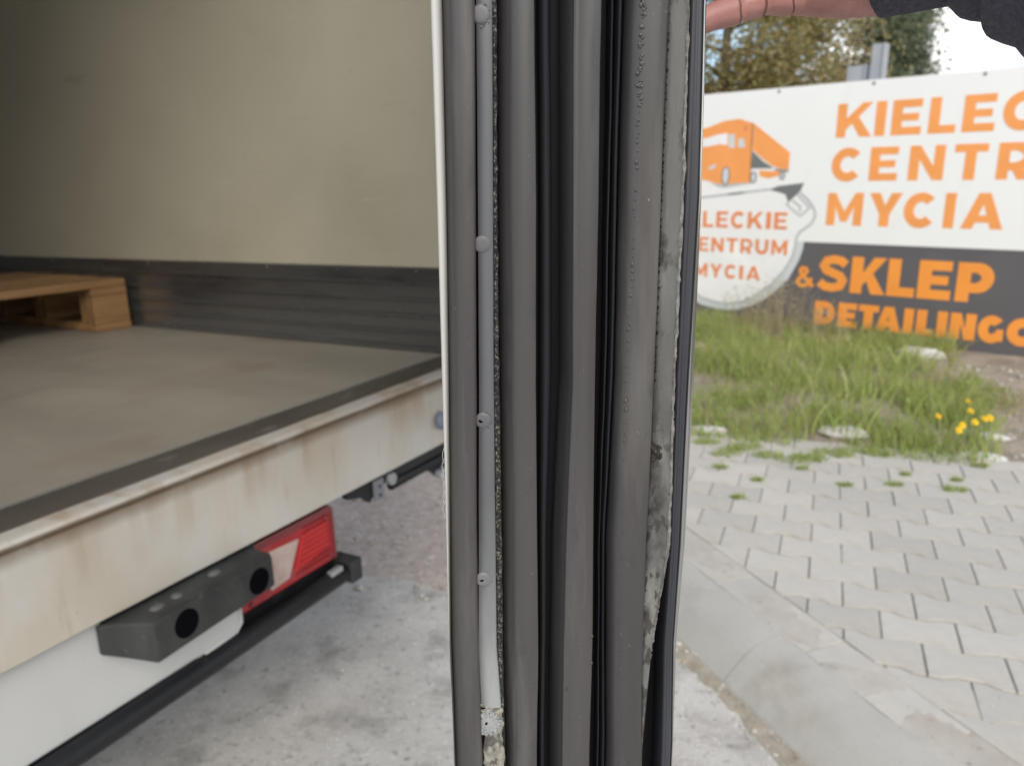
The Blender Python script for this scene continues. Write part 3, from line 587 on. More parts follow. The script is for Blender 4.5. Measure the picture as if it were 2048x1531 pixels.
strip('rubber_seal', S(5, 6, [(0.0, 33), (0.0, 16), (0.07, 12), (0.15, 8.4), (0.24, 5.2), (0.31, 3.4), (0.335, 2.9), (0.36, 2.1), (0.46, 0.9), (0.62, 0.1), (0.97, 0.3), (0.995, 0.9), (1.0, 33)]), m_seal, seed=6.2)
strip('seal_lobe', S(6, 7, [(0.14, 33), (0.20, 24), (0.30, 19.5), (0.42, 18), (0.55, 20), (0.62, 26), (0.66, 33)]), m_lobe, seed=7.2)
strip('rubber_seal', S(7, 8, [(-0.04, 33), (-0.03, 23), (0.03, 17.5), (0.09, 12), (0.16, 7.4), (0.22, 4.2), (0.26, 2.6), (0.272, 1.4), (0.29, 1.2), (0.305, 1.7), (0.42, 0.7), (0.6, 0), (0.97, 0.3), (0.995, 0.9), (1.0, 33)]), m_seal, seed=8.4)
strip('seal_lip', S(8, 9, [(0.50, 33), (0.53, 17), (0.58, 15), (0.63, 17), (0.65, 33)]), m_lobe, seed=9.7, wob=0.5)
strip('seal_lip', S(8, 9, [(0.72, 33), (0.76, 12.5), (0.82, 10.5), (0.90, 12.5), (0.93, 33)]), m_lobe, seed=10.7, wob=0.4)
strip('rubber_seal', S(9, 10, [(0.0, 33), (0.0, 10), (0.04, 6.4), (0.10, 3.6), (0.17, 1.8), (0.26, 0.7), (0.4, 0.1), (0.75, 0), (0.94, 0.3), (0.985, 1.0), (1.0, 2.4), (1.0, 33)]), m_seal, seed=11.3, wob=0.5)
strip('adhesive_strip', S(10, 11, [(0.02, 33), (0.03, 3.2), (0.3, 2.4), (0.75, 2.2), (0.93, 2.4), (0.98, 3.5), (0.98, 33)]), m_adh, seed=12.2, wob=0.2)
q = MB()
for k in range(230):
    z = -0.262 + 0.15 * random.random() ** 1.3; fr = min(0.98, abs(random.gauss(0.0, 0.35))); fr = 1 - fr
    x = px(10, z) + (px(11, z) - px(10, z)) * fr; q.ico((x, DY + 0.0023 + (0.0006 if fr > .9 else 0), EYE + z), (random.uniform(.0003, .0008), .0003, random.uniform(.0003, .0011)), jit=0.35, mi=0)
tag(q.build('glue_crumbs', m_adh, door), kind='stuff')
strip('crumbling_edge', S(10, 11, [(0.84, 2.6), (0.88, 1.7), (0.92, 1.4), (0.96, 1.8), (1.0, 3.0), (1.02, 33)]), m_crust, seed=12.9, rough=0.75, zr=[z for z in ZR if z > -0.25], smooth=False)
strip('outer_lip', S(12, 13, [(-0.02, 33), (0.02, 6.5), (0.14, 4.6), (0.3, 4.2), (0.36, 4.9), (0.42, 4.2), (0.6, 4.0), (0.66, 4.7), (0.72, 4.1), (0.9, 4.6), (1.0, 6.5), (1.0, 33)]), m_lip, seed=13.3, wob=0.15)
strip('steel_edge', S(13, 14, [(-0.05, 33), (-0.02, 7.0), (0.15, 5.6), (0.45, 5.2), (0.75, 5.8), (0.93, 7.5), (1.03, 11), (1.05, 28)]), m_chrome, seed=14.4, wob=0.12)
# screws through the metal strip
for z, seed in ((0.0744, 1), (-0.0296, 2), (-0.1202, 3), (-0.2119, 4), (-0.3040, 5), (0.165, 6), (0.265, 7)):
    q = MB(); cx_ = px(3, z) * 0.74 + px(4, z) * 0.26; seg = 22
    prof = [(0.0044, 3.9), (0.0041, 3.55), (0.0034, 3.3), (0.0024, 3.2), (0.0016, 3.15)]
    q.v = [(cx_ + r * math.cos(2 * math.pi * k / seg) * (1 + 0.05 * nz(k, seed, 0, 0.9)), DY + d / 1000, EYE + z + r * math.sin(2 * math.pi * k / seg) * (1 + 0.05 * nz(k, seed, 4, 0.9))) for r, d in prof for k in range(seg)]
    q.f = [(j * seg + k, j * seg + (k + 1) % seg, (j + 1) * seg + (k + 1) % seg, (j + 1) * seg + k) for j in range(len(prof) - 1) for k in range(seg)] + [tuple((len(prof) - 1) * seg + k for k in range(seg))]
    q.mi = [0] * len(q.f)
    for a in range(3 if seed in (3, 4, 5) else 0):       # torn cross recess
        an = a * 1.05 + seed; q.ico((cx_ - 0.0011 + 0.0006 * math.cos(an), DY + 0.0031, EYE + z + 0.0006 * math.sin(an)), (0.0009, 0.0003, 0.0005), mi=1, jit=0.25)
    q.build('screw', [m_strip, m_hole], door, smooth=True)
    if seed in (3, 4, 5, 1):                             # crust of old glue round the head
        q = MB()
        for k in range(26 if seed != 5 else 150):
            an = random.uniform(-1.9, 1.2) if seed != 5 else random.uniform(-2.6, 2.2); rr = random.uniform(0.0040, 0.0056 if seed != 5 else 0.0082)
            q.ico((cx_ + rr * math.cos(an) * 0.9, DY + 0.0036, EYE + z + rr * math.sin(an)), random.uniform(0.0002, 0.0005) * (1 if seed != 5 else 2.4), jit=0.3)
        tag(q.build('glue_crust', m_strip, door), kind='stuff')
# weld-like beads and drops down the widest seal
q = MB(); z = 0.10
while z > -0.33:
    fr = float(np.interp(z, [-0.33, -0.24, -0.19, -0.10, -0.05, 0.0, 0.08], [0.45, 0.32, 0.36, 0.22, 0.30, 0.33, 0.36])) + random.uniform(-.02, .02)
    x = px(9, z) * (1 - fr) + px(10, z) * fr
    if z > 0.035:
        for k in range(4): q.ico((x + random.uniform(-.0012, .0012), DY + 0.0001, EYE + z + random.uniform(-.0015, .0015)), (random.uniform(.0005, .001), 0.0004, random.uniform(.0005, .0011)), sub=2, jit=0.05)
        z -= random.uniform(0.0025, 0.0045)
    else:
        r = random.uniform(0.00035, 0.0008)
        if random.random() < 0.75: q.ico((x, DY + 0.0001, EYE + z), (r, r * 0.6, r * random.uniform(0.9, 1.7)), sub=2)
        z -= random.uniform(0.002, 0.005) if z > -0.13 else random.uniform(0.006, 0.016)
for _ in range(26):
    z = random.uniform(-0.32, -0.12); fr = random.uniform(0.1, 0.9); x = px(9, z) * (1 - fr) + px(10, z) * fr; r = random.uniform(.0002, .0005)
    q.ico((x, DY + 0.0001, EYE + z), (r, r * .6, r * 1.2), sub=1)
for z, c0, c1, fr in ((-0.246, 7, 8, .98), (-0.263, 7, 8, .98), (-0.28, 7, 8, .4), (-0.30, 7, 8, .45), (-0.0505, 10, 11, .1)):
    x = px(c0, z) * (1 - fr) + px(c1, z) * fr; q.ico((x, DY + 0.0005, EYE + z), (.0009, .0006, .0012), sub=2)
tag(q.build('rubber_beads', m_seal, door, smooth=True), kind='stuff')
# beads along the adhesive joint
q = MB(); z = 0.11
while z > -0.1:
    q.ico((px(10, z) + 0.0003, DY + 0.0016, EYE + z), (random.uniform(.0002, .0006), .0004, random.uniform(.0004, .0012)), jit=0.2); z -= random.uniform(.002, .005)
tag(q.build('joint_beads', m_gap, door, smooth=True), kind='stuff')
# torn pit in the adhesive
q = MB()
for k in range(16): q.ico((0.0755 + random.uniform(-.0022, .002), DY + 0.0026, EYE - 0.1405 + random.uniform(-.0065, .0065)), (random.uniform(.001, .0022), .0006, random.uniform(.0012, .0028)), jit=0.35)
q.build('torn_pit', mat('burnt_hole', [(0.3, (0.012, 0.01, 0.009)), (0.7, (0.06, 0.05, 0.04))], scale=300, rough=0.95, bump=1, bscale=500), door)
# frayed threads on the inner edge
q = MB()
for k in range(6):
    z = -0.135 - 0.006 * k; x = px(0, z) + 0.0005
    q.tube([(x, DY + 0.006, EYE + z), (x - 0.0012 - 0.0004 * (k % 3), DY + 0.005, EYE + z - 0.004), (x - 0.0008, DY + 0.005, EYE + z - 0.009 - 0.002 * (k % 2))], 0.00012, 5)
q.build('loose_thread', m_trim, door)

# ------------------------------------------------------------------ pallet on the cargo floor
m_wood = mat('pallet_wood', [(0.25, (0.19, 0.10, 0.04)), (0.5, (0.29, 0.165, 0.07)), (0.75, (0.38, 0.235, 0.115))], scale=5, detail=8, rough=0.75, stretch=(0.6, 6, 6), rnd=0.14, bump=0.4, bscale=30, bdist=0.002,
             dirt=[((0.15, 0.075, 0.03), 7, (0.58, 0.72), (0.5, 3, 3), 0.6)])
pz = EYE - 0.371 * K + 0.001
pw = T_AX * (1.385 * K) + S_AX * (2.030 * K)
pallet = empty('wooden_pallet', (pw.x, pw.y, pz - (2.030 - 0.856) * K * math.sin(PITCH)), TZ + math.pi + math.radians(-3)); pallet.rotation_euler.x = PITCH     # local +x runs away along the sill, -y into the box
tag(pallet, 'light brown wooden pallet lying on the grey cargo floor', 'pallet')
tb, bh = 0.030, 0.108; PLn, PWd = 1.2, 0.8
def board(name, a, c):
    q = MB(); q.box(a, c); q.build(name, m_wood, pallet, bevel=0.004)
for x0, w in ((0, .145), (0.5275, .145), (1.055, .145)): board('bottom_board', (x0, -PWd, 0), (x0 + w, 0, tb))
for x0, w in ((0, .145), (0.5275, .145), (1.055, .145)):
    for y0 in (0, 0.35, 0.70): board('block', (x0 + 0.001, -y0 - 0.0995, tb + 0.0008), (x0 + w - 0.001, -y0 - 0.0005, tb + bh))
    board('stringer_board', (x0, -PWd, tb + bh + 0.0008), (x0 + w, 0, 2 * tb + bh))
y = 0.0
for w in (.145, .1, .145, .1, .145):
    board('deck_board', (random.uniform(-.003, .003), -y - w, 2 * tb + bh + 0.0008), (PLn + random.uniform(-.003, .003), -y, 3 * tb + bh)); y += w + 0.041

# ------------------------------------------------------------------ advertising banner
m_bw = mat('banner_white', [(0.3, (0.84, 0.85, 0.85)), (0.7, (0.87, 0.88, 0.88))], scale=0.8, rough=0.45, bump=0.08, bscale=2.5, bdist=0.03, dirt=[((0.70, 0.70, 0.69), 3, (0.6, 0.8), (1, 1, 1), 0.4)])
m_bd = mat('banner_dark', [(0.3, (0.105, 0.100, 0.108)), (0.7, (0.125, 0.12, 0.128))], scale=1.2, rough=0.5, dirt=[((0.19, 0.18, 0.175), 4, (0.55, 0.8), (1, 1, 1), 0.4)])  # black panel, with glare put into the lifted grey base colour
m_or = flat('print_orange', (0.90, 0.33, 0.055), rough=0.5)
m_or2 = flat('print_light_orange', (0.90, 0.36, 0.105), rough=0.5)
m_or3 = flat('print_red_orange', (0.80, 0.28, 0.11), rough=0.5)
m_pg = flat('print_grey', (0.17, 0.18, 0.185), rough=0.5)
m_pl = flat('print_pale_grey', (0.50, 0.53, 0.54), rough=0.5)
m_ps = flat('print_silver', (0.62, 0.66, 0.68), rough=0.5)
m_pw = flat('print_white', (0.86, 0.87, 0.87), rough=0.5)
banner = empty('advertising_banner', (bn.x * BN - 0.8 * br.x, bn.y * BN - 0.8 * br.y, 0.15))
BM = Matrix.Translation(banner.location)
tag(banner, 'large white and black banner with orange Polish lettering and an orange truck logo', 'banner')
def BP(r, z, h): v = bn * (BN - h) + br * r; return (v.x, v.y, EYE + z)      # h: distance in front of the panel
layer = [0.0012]
def bpart(name, polys, m, base=None, th=0.0012):
    q = MB()
    for i, p in enumerate(polys):
        q.prism(p, BP, 0.0002, (base or layer[0]) + i * 0.00006)
    o = q.build(name, m); fixed_to(o, banner, BM); return o
RL, RR = -5.4, 3.2
def panel(name, z0, z1, m):
    q = MB(); n = 60
    q.v = []
    for i in range(n + 1):
        r = RL + (RR - RL) * i / n
        q.v += [BP(r, z0, 0), BP(r, z1, 0), BP(r, z0, -0.012), BP(r, z1, -0.012)]
    for i in range(n):
        a = 4 * i; c = a + 4
        q.f += [(a, c, c + 1, a + 1), (a + 2, a + 3, c + 3, c + 2), (a + 1, c + 1, c + 3, a + 3), (a, a + 2, c + 2, c)]
    q.f += [(0, 1, 3, 2), (4 * n, 4 * n + 2, 4 * n + 3, 4 * n + 1)]; q.mi = [0] * len(q.f)
    o = q.build(name, m); fixed_to(o, banner, BM); return o
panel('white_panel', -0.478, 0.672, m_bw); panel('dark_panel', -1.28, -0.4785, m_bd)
# timber posts carrying the banner at the back
for r in np.arange(RL + 0.2, RR, 1.7):
    q = MB(); c = bn * (BN + 0.085) + br * r; q.box((c.x - .04, c.y - .04, 0.05), (c.x + .04, c.y + .04, EYE + 0.60)); o = q.build('support_post', m_bolt); fixed_to(o, banner, BM)
for r in np.arange(RL + 0.09, RR, 0.69):
    q = MB(); seg = 14
    q.v = [BP(r + rr * math.cos(2 * math.pi * k / seg), 0.648 + rr * math.sin(2 * math.pi * k / seg), h) for rr, h in ((.013, .0005), (.011, .002), (.006, .002), (.005, .0006)) for k in range(seg)]
    q.f = [(j * seg + k, j * seg + (k + 1) % seg, (j + 1) * seg + (k + 1) % seg, (j + 1) * seg + k) for j in range(3) for k in range(seg)] + [tuple(3 * seg + k for k in range(seg))]
    q.mi = [0] * (3 * seg) + [1]
    o = q.build('eyelet', [m_bolt, m_hole]); fixed_to(o, banner, BM)

def arc(cx, cy, rx, ry, a0, a1, w, n=22):
    ps = []; A = [math.radians(a0 + (a1 - a0) * i / n) for i in range(n + 1)]
    P = lambda a, k: (cx + (rx - w * k) * math.cos(a), cy + (ry - w * k) * math.sin(a))
    return [[P(A[i], 0), P(A[i + 1], 0), P(A[i + 1], 1), P(A[i], 1)] for i in range(n)]
def path(pts, w):
    pts = [Vector(p) for p in pts]; L_, R_ = [], []
    for i, p in enumerate(pts):
        d0 = (p - pts[i - 1]).normalized() if i else (pts[1] - p).normalized()
        d1 = (pts[i + 1] - p).normalized() if i < len(pts) - 1 else d0
        t = (d0 + d1).normalized(); nrm = Vector((-t.y, t.x)); k = min(1.8, 1 / max(0.35, nrm.dot(Vector((-d0.y, d0.x)))))
        ww = w[i] if isinstance(w, (list, tuple)) else w
        L_.append(p + nrm * ww / 2 * k); R_.append(p - nrm * ww / 2 * k)
    return [[tuple(R_[i]), tuple(R_[i + 1]), tuple(L_[i + 1]), tuple(L_[i])] for i in range(len(pts) - 1)]
def rect(x0, y0, x1, y1): return [(x0, y0), (x1, y0), (x1, y1), (x0, y1)]
def glyph(ch, w, t=0.29, bt=0.225):
    if ch == 'I': return [rect(0, 0, w, 1)]
    if ch == 'L': return [rect(0, 0, t, 1), rect(t, 0, w, bt)]
    if ch == 'E': return [rect(0, 0, t, 1), rect(t, 0, w, bt), rect(t, 1 - bt, w * .98, 1), rect(t, .5 - bt * .46, w * .9, .5 + bt * .46)]
    if ch == 'T': return [rect(0, 1 - bt, w, 1), rect(w / 2 - t / 2, 0, w / 2 + t / 2, 1 - bt)]
    if ch == 'K': return [rect(0, 0, t, 1), [(t, .22), (t, .56), (w - t * 1.12, 1), (w - 0.02, 1)], [(w - t * 1.2, 0), (w, 0), (w * .60, .60), (w * .42, .42)]]
    if ch == 'N': return [rect(0, 0, t * .97, 1), rect(w - t * .97, 0, w, 1), [(t * .97, 1), (t * .80, 1), (t * .97, .60), (w - t * .97, 0), (w - t * .97, .40)]]
    if ch == 'M': return [rect(0, 0, t * .92, 1), rect(w - t * .92, 0, w, 1), [(0.05, 1), (t * .92, .58), (w / 2 - .10, .12), (w / 2, .12), (w / 2, .44), (t * .85, 1)], [(w - .05, 1), (w - t * .85, 1), (w / 2, .44), (w / 2, .12), (w / 2 + .10, .12), (w - t * .92, .58)]]
    if ch == 'Y': return [rect(w / 2 - t / 2, 0, w / 2 + t / 2, .42), [(0, 1), (w / 2 - t / 2, .36), (w / 2 + .04, .42), (w / 2 + .02, .58), (t * 1.06, 1)], [(w, 1), (w - t * 1.06, 1), (w / 2 - .02, .58), (w / 2 - .04, .42), (w / 2 + t / 2, .36)]]
    if ch == 'A': return [[(0, 0), (t * 1.05, 0), (w / 2 + .01, .72), (w / 2 + t * .50, 1), (w / 2 - t * .50, 1)], [(w, 0), (w / 2 + t * .50, 1), (w / 2 - t * .50, 1), (w / 2 - .01, .72), (w - t * 1.05, 0)], rect(w * .26, .18, w * .74, .18 + bt * .9)]
    if ch == 'V': return [[(0, 1), (t * 1.05, 1), (w / 2 + t * .1, .2), (w / 2 + t * .48, 0), (w / 2 - t * .48, 0)], [(w, 1), (w - t * 1.05, 1), (w / 2 - t * .1, .2), (w / 2 - t * .48, 0), (w / 2 + t * .48, 0)]]
    if ch == 'W':
        h = w / 2 + t * .30; return glyph('V', h, t) + [[(x + w - h, y) for x, y in p] for p in glyph('V', h, t)]
    if ch == 'C': return arc(w * .53, .5, w * .53, .515, 42, 318, t * .93, 30)
    if ch == 'O': return arc(w / 2, .5, w / 2, .515, 0, 360, t * .96, 40)
    if ch == 'G': return arc(w * .53, .5, w * .53, .515, 42, 330, t * .93, 30) + [rect(w * .72, .08, w, .52)]
    if ch == 'D': return [rect(0, 0, t, 1), rect(t, 0, w * .45, bt), rect(t, 1 - bt, w * .45, 1)] + arc(w * .45, .5, w * .55, .5, -90, 90, bt * 1.16, 33)
    if ch in 'PR':
        ps = [rect(0, 0, t, 1), rect(t, 1 - bt, w * .55, 1), rect(t, .24, w * .55, .24 + bt)] + arc(w * .55, .62, w * .45, .38, -90, 90, bt * 1.12, 18)
        if ch == 'R': ps += [[(w - t * 1.2, 0), (w * 1.0, 0), (w * .72, .34), (w * .42, .30)]]
        return ps
    if ch == 'U': return [rect(0, .42, t, 1), rect(w - t, .42, w, 1)] + arc(w / 2, .42, w / 2, .435, 180, 360, t * .95, 33)
    if ch == 'S':
        r = .5; return path([(w * .90, .76), (w * .74, .865), (w * .50, .895), (w * .27, .85), (w * .175, .71), (w * .27, .585), (w * .5, .515), (w * .73, .445), (w * .83, .315), (w * .75, .16), (w * .5, .105), (w * .25, .13), (w * .06, .245)], .235)
    if ch == '&':
        return path([(w * 1.0, .06), (w * .30, .66), (w * .24, .78), (w * .32, .90), (w * .52, .90), (w * .62, .78), (w * .54, .66), (w * .16, .38), (w * .12, .22), (w * .28, .09), (w * .52, .09), (w * .72, .20), (w * .90, .46)], .17)
def word(txt, spans, z0, z1, m, t=0.29, bt=0.225):
    h = z1 - z0
    for ch, (a, c) in zip(txt, spans):
        bpart('letter', [[(a + x * h, z0 + y * h) for x, y in p] for p in glyph(ch, (c - a) / h, t, bt)], m)
def logo_word(*a, **k):
    layer[0] = 0.0024; word(*a, **k); layer[0] = 0.0012
def auto(txt, end, h, gap, widths={'I': .30, 'M': 1.10, 'W': 1.45, 'N': .94, 'O': 1.02, 'G': .96, 'C': .9, 'U': .92, 'E': .80, 'L': .72, 'K': .98, 'T': .82, 'A': 1.06, 'Y': .94, 'R': .88}, left=None):
    ws = [widths[c] * h for c in txt]; tot = sum(ws) + gap * (len(ws) - 1); x = end - tot if left is None else left; out = []
    for w_ in ws: out.append((x, x + w_)); x += w_ + gap
    return out
l1 = [(-2.093, -1.842), (-1.824, -1.754), (-1.714, -1.519), (-1.474, -1.306), (-1.267, -1.077), (-1.036, -.825)]
l1 += auto('KIE', 0, .235, .038, left=-.785); word('KIELECKIE', l1, .288, .524, m_or2)
l2 = [(-2.102, -1.888), (-1.832, -1.640), (-1.569, -1.345), (-1.288, -1.089), (-1.030, -.825)] + auto('UM', 0, .235, .055, left=-.78)
word('CENTRUM', l2, -.022, .212, m_or2)
word('MYCIA', [(-2.109, -1.850), (-1.808, -1.585), (-1.567, -1.360), (-1.308, -1.242), (-1.199, -.946)], -.346, -.108, m_or2)
word('&', [(-2.305, -2.165)], -.832, -.665, m_or)
word('SKLEP', [(-2.132, -1.906), (-1.886, -1.634), (-1.626, -1.438), (-1.420, -1.205), (-1.174, -.950)], -.845, -.573, m_or, t=.31, bt=.25)
dt = [(-2.136, -1.978), (-1.955, -1.814), (-1.803, -1.660), (-1.680, -1.500), (-1.484, -1.420), (-1.399, -1.284), (-1.264, -1.199), (-1.180, -1.020), (-1.006, -.852), (-.834, -.652)]
dt += auto('WY', 0, .185, .01, left=-.64); word('DETAILINGOWY', dt, -1.112, -.926, m_or, t=.36, bt=.265)
# round logo with spray lance and hose
CX, CZ = -2.905, -0.50
hose = [(-2.322, -.107), (-2.262, -.158), (-2.222, -.205), (-2.196, -.25), (-2.194, -.29), (-2.222, -.344), (-2.303, -.406), (-2.324, -.449), (-2.328, -.51), (-2.348, -.609), (-2.403, -.711), (-2.51, -.839), (-2.649, -.947), (-2.749, -.992), (-2.853, -1.016), (-2.975, -1.015), (-3.10, -.992), (-3.24, -.925), (-3.36, -.82), (-3.45, -.68), (-3.49, -.53), (-3.48, -.38), (-3.42, -.25)]
outer = [(-2.263, -.4785), (-2.267, -.532), (-2.291, -.624), (-2.366, -.778), (-2.485, -.907), (-2.625, -1.003), (-2.745, -1.051), (-2.849, -1.073), (-2.971, -1.073), (-3.113, -1.049), (-3.27, -.98), (-3.41, -.86), (-3.51, -.70), (-3.545, -.55), (-3.545, -.4785)]
bpart('logo_disc', [outer], m_ps, base=0.0010)
inner = [p for p in hose[8:21]]; inner = [(-2.326, -.4785)] + inner + [(-3.485, -.4785)]
bpart('logo_disc', [inner], m_pw, base=0.0013)
bpart('hose_line', path(hose, 0.020), m_pl, base=0.0016)
for nm, m_, base, pl in [
    ('logo_shadow', m_pl, .0011, [(-3.091, -.021), (-2.997, -.043), (-2.913, -.037), (-2.732, -.024), (-2.676, -.028), (-2.956, -.069), (-3.022, -.057)]),
    ('logo_cab', m_or2, .0013, [(-3.288, .387), (-3.123, .416), (-2.989, .457), (-2.858, .467), (-2.739, .427), (-2.733, .081), (-2.738, -.027), (-2.997, -.04), (-3.115, -.009), (-3.268, .013)]),
    ('logo_trailer', m_or2, .0013, [(-2.733, .424), (-2.427, .195), (-2.428, .067), (-2.504, .076), (-2.578, .108), (-2.641, .152), (-2.733, .224)]),
    ('logo_trailer', m_pg, .0014, [(-2.733, .216), (-2.639, .135), (-2.546, .08), (-2.733, .081)]),
    ('logo_trailer', m_or2, .0013, [(-2.671, .066), (-2.491, .055), (-2.494, .027), (-2.587, .003), (-2.655, .02)]),
    ('logo_trailer', m_pg, .0015, [(-2.546, .077), (-2.427, .063), (-2.432, .048), (-2.532, .062)]),
    ('logo_seam', flat('print_brown', (0.42, 0.19, 0.07)), .0017, [(-2.752, .431), (-2.736, .427), (-2.736, .224), (-2.733, .081), (-2.736, -.027), (-2.743, -.026)]),
    ('logo_window', m_pw, .0016, [(-3.27, .316), (-3.124, .333), (-3.047, .352), (-2.955, .362), (-2.949, .269), (-3.023, .28), (-3.12, .263), (-3.267, .257)]),
    ('logo_window', m_ps, .0016, [(-2.945, .354), (-2.891, .351), (-2.884, .243), (-2.938, .251)]),
    ('logo_window', m_ps, .0016, [(-2.857, .316), (-2.811, .314), (-2.794, .246), (-2.857, .248)]),
    ('logo_window', m_or3, .0016, [(-2.824, .415), (-2.778, .415), (-2.784, .368), (-2.818, .37)]),
    ('logo_window', m_ps, .0016, [(-3.109, .076), (-3.104, .1), (-3.046, .125), (-3.045, .093)]),
    ('spray_lance', m_pl, .0014, [(-3.40, -.163), (-2.576, -.073), (-2.573, -.09), (-3.40, -.184)]),
    ('spray_lance', m_pg, .0016, [(-2.918, -.113), (-2.783, -.097), (-2.78, -.113), (-2.916, -.129)]),
    ('spray_gun', m_pg, .0018, [(-2.575, -.082), (-2.494, -.054), (-2.3, -.033), (-2.323, -.096), (-2.376, -.146), (-2.411, -.182), (-2.439, -.118), (-2.508, -.099)])]:
    bpart(nm, [pl], m_, base=base)
for cx_, cz_, rx, rz in ((-2.95, .027, .036, .076), (-2.71, .013, .028, .046), (-2.476, .021, .023, .03)):
    bpart('logo_wheel', arc(cx_, cz_, rx, rz, 0, 360, 0.010, 24), m_pg, base=.0019)
    bpart('logo_wheel', [[(cx_ + (rx - .009) * math.cos(a * math.pi / 12), cz_ + (rz - .009) * math.sin(a * math.pi / 12)) for a in range(24)]], m_ps, base=.0017)
bpart('spray_gun', path([(-2.403, -.174), (-2.424, -.196), (-2.307, -.284), (-2.241, -.219), (-2.344, -.118)], .014), m_pl, base=.0019)
bpart('spray_gun', path([(-2.38, -.163), (-2.313, -.212), (-2.315, -.251)], .016), m_pl, base=.0020)
logo_word('KIELECKIE', auto('KIELECKIE', -2.408, .132, .026), -.388, -.256, m_or3, t=.24, bt=.19)
logo_word('CENTRUM', auto('CENTRUM', -2.390, .118, .026), -.590, -.472, m_or3, t=.25, bt=.19)
logo_word('MYCIA', auto('MYCIA', -2.597, .115, .026), -.806, -.691, m_or3, t=.25, bt=.19)

# ------------------------------------------------------------------ steel posts behind the banner
m_post = mat('galvanised_steel', [(0.3, (0.36, 0.38, 0.41)), (0.7, (0.46, 0.48, 0.51))], scale=4, rough=0.55, metal=0.3)
def post(x, y, w, top, label):
    e = empty('steel_post', (x, y, -0.03)); tag(e, label, 'post')
    for dx in (-w / 2, w / 2 - 0.018):
        q = MB(); q.box((dx, -0.09, 0), (dx + 0.018, 0.09, top + 0.03)); q.build('flange', m_post, e, bevel=0.002)
    q = MB(); q.box((-w / 2 + 0.0185, -0.06, 0), (w / 2 - 0.0185, 0.06, top + 0.027)); q.build('web', m_post, e)
    e.rotation_euler = (0, 0, math.radians(-38))
post(4.05, 9.0, 0.13, EYE + 1.40, 'tall grey steel post sticking up behind the banner')
post(3.90, 9.15, 0.20, EYE + 1.20, 'shorter pale steel post beside the tall post behind the banner')

# ------------------------------------------------------------------ trees
m_bark = mat('bark', [(0.3, (0.09, 0.07, 0.045)), (0.7, (0.17, 0.14, 0.09))], scale=9, rough=0.95, stretch=(1, 1, 0.2), bump=1, bscale=20, bdist=0.02)
m_olive = mat('olive_leaf', [(0.0, (0.27, 0.25, 0.10)), (0.35, (0.38, 0.34, 0.14)), (0.7, (0.47, 0.42, 0.20)), (1.0, (0.43, 0.32, 0.18))], island=True, rough=0.6, trans=0.55)
m_brown = mat('bronze_leaf', [(0.0, (0.29, 0.26, 0.12)), (0.4, (0.40, 0.35, 0.17)), (0.8, (0.48, 0.40, 0.23)), (1.0, (0.40, 0.40, 0.19))], island=True, rough=0.6, trans=0.45)
m_needle = mat('pine_needle', [(0.0, (0.10, 0.135, 0.09)), (0.5, (0.16, 0.20, 0.12)), (1.0, (0.22, 0.25, 0.15))], island=True, rough=0.6, trans=0.25)
def tree(name, x, y, h, r, crown_lo, m, n, leaf, label, seed, dense=1.0, narrow=1.0):
    rnd = random.Random(seed); e = empty(name, (x, y, -0.03)); tag(e, label, 'tree', None)
    q = MB(); q.tube([(0, 0, 0), (0.05, 0.02, h * .3), (-0.05, 0.05, h * .6), (0.02, 0, h * .95)], [h * .028, h * .022, h * .014, h * .004], 10)
    tips = []
    for i in range(26):
        z0 = h * rnd.uniform(max(.16, crown_lo * .8), .88); a = rnd.uniform(0, 6.283); k = math.sin(math.pi * min(1, max(.05, (z0 / h - crown_lo * .7) / (1.02 - crown_lo * .7)))) ** .7
        ln = r * k * rnd.uniform(.6, 1.0); t1 = Vector((math.cos(a) * ln * .5, math.sin(a) * ln * .5, z0 + ln * .18)); t2 = Vector((math.cos(a + .2) * ln, math.sin(a + .2) * ln, z0 + ln * rnd.uniform(.2, .6)))
        q.tube([(0, 0, z0), t1, t2], [h * .008, h * .005, h * .002], 6); tips += [t1, t2, (t1 + t2) / 2]
        for _ in range(3):
            t3 = t2.lerp(t1, rnd.random()) + Vector((rnd.gauss(0, .3), rnd.gauss(0, .3), rnd.gauss(.1, .3))) * r * .5
            q.tube([t2.lerp(t1, .4), t3], [h * .003, h * .001], 5); tips.append(t3)
    q.build('trunk', m_bark, e, smooth=True)
    ns = len(tips); V = []; Fc = []
    for i in range(n):
        c = tips[rnd.randrange(ns)]; sg = r * .13 * dense
        p = c + Vector((rnd.gauss(0, sg), rnd.gauss(0, sg), rnd.gauss(0, sg)))
        a = Vector((rnd.gauss(0, 1), rnd.gauss(0, 1), rnd.gauss(0, 1))).normalized(); c2 = a.cross(Vector((rnd.gauss(0, 1), rnd.gauss(0, 1), rnd.gauss(0, 1)))).normalized()
        L_ = leaf * rnd.uniform(.6, 1.4); W_ = L_ * .5 * narrow; o_ = len(V)
        V += [p, p + a * L_ * .5 + c2 * W_, p + a * L_, p + a * L_ * .5 - c2 * W_]; Fc.append((o_, o_ + 1, o_ + 2, o_ + 3))
    me = bpy.data.meshes.new('crown'); me.from_pydata(V, [], Fc); me.materials.append(m); o = bpy.data.objects.new('crown', me); COL.objects.link(o); o.parent = e; o['kind'] = 'stuff'
tree('leafy_tree', 4.4, 16.5, 6.6, 2.1, .18, m_olive, 30000, .07, 'olive green leafy tree standing nearest the door behind the banner', 3)
tree('leafy_tree', 6.2, 18.0, 7.2, 2.2, .20, m_brown, 30000, .07, 'bronze tinged leafy tree between the olive tree and the pine', 5)
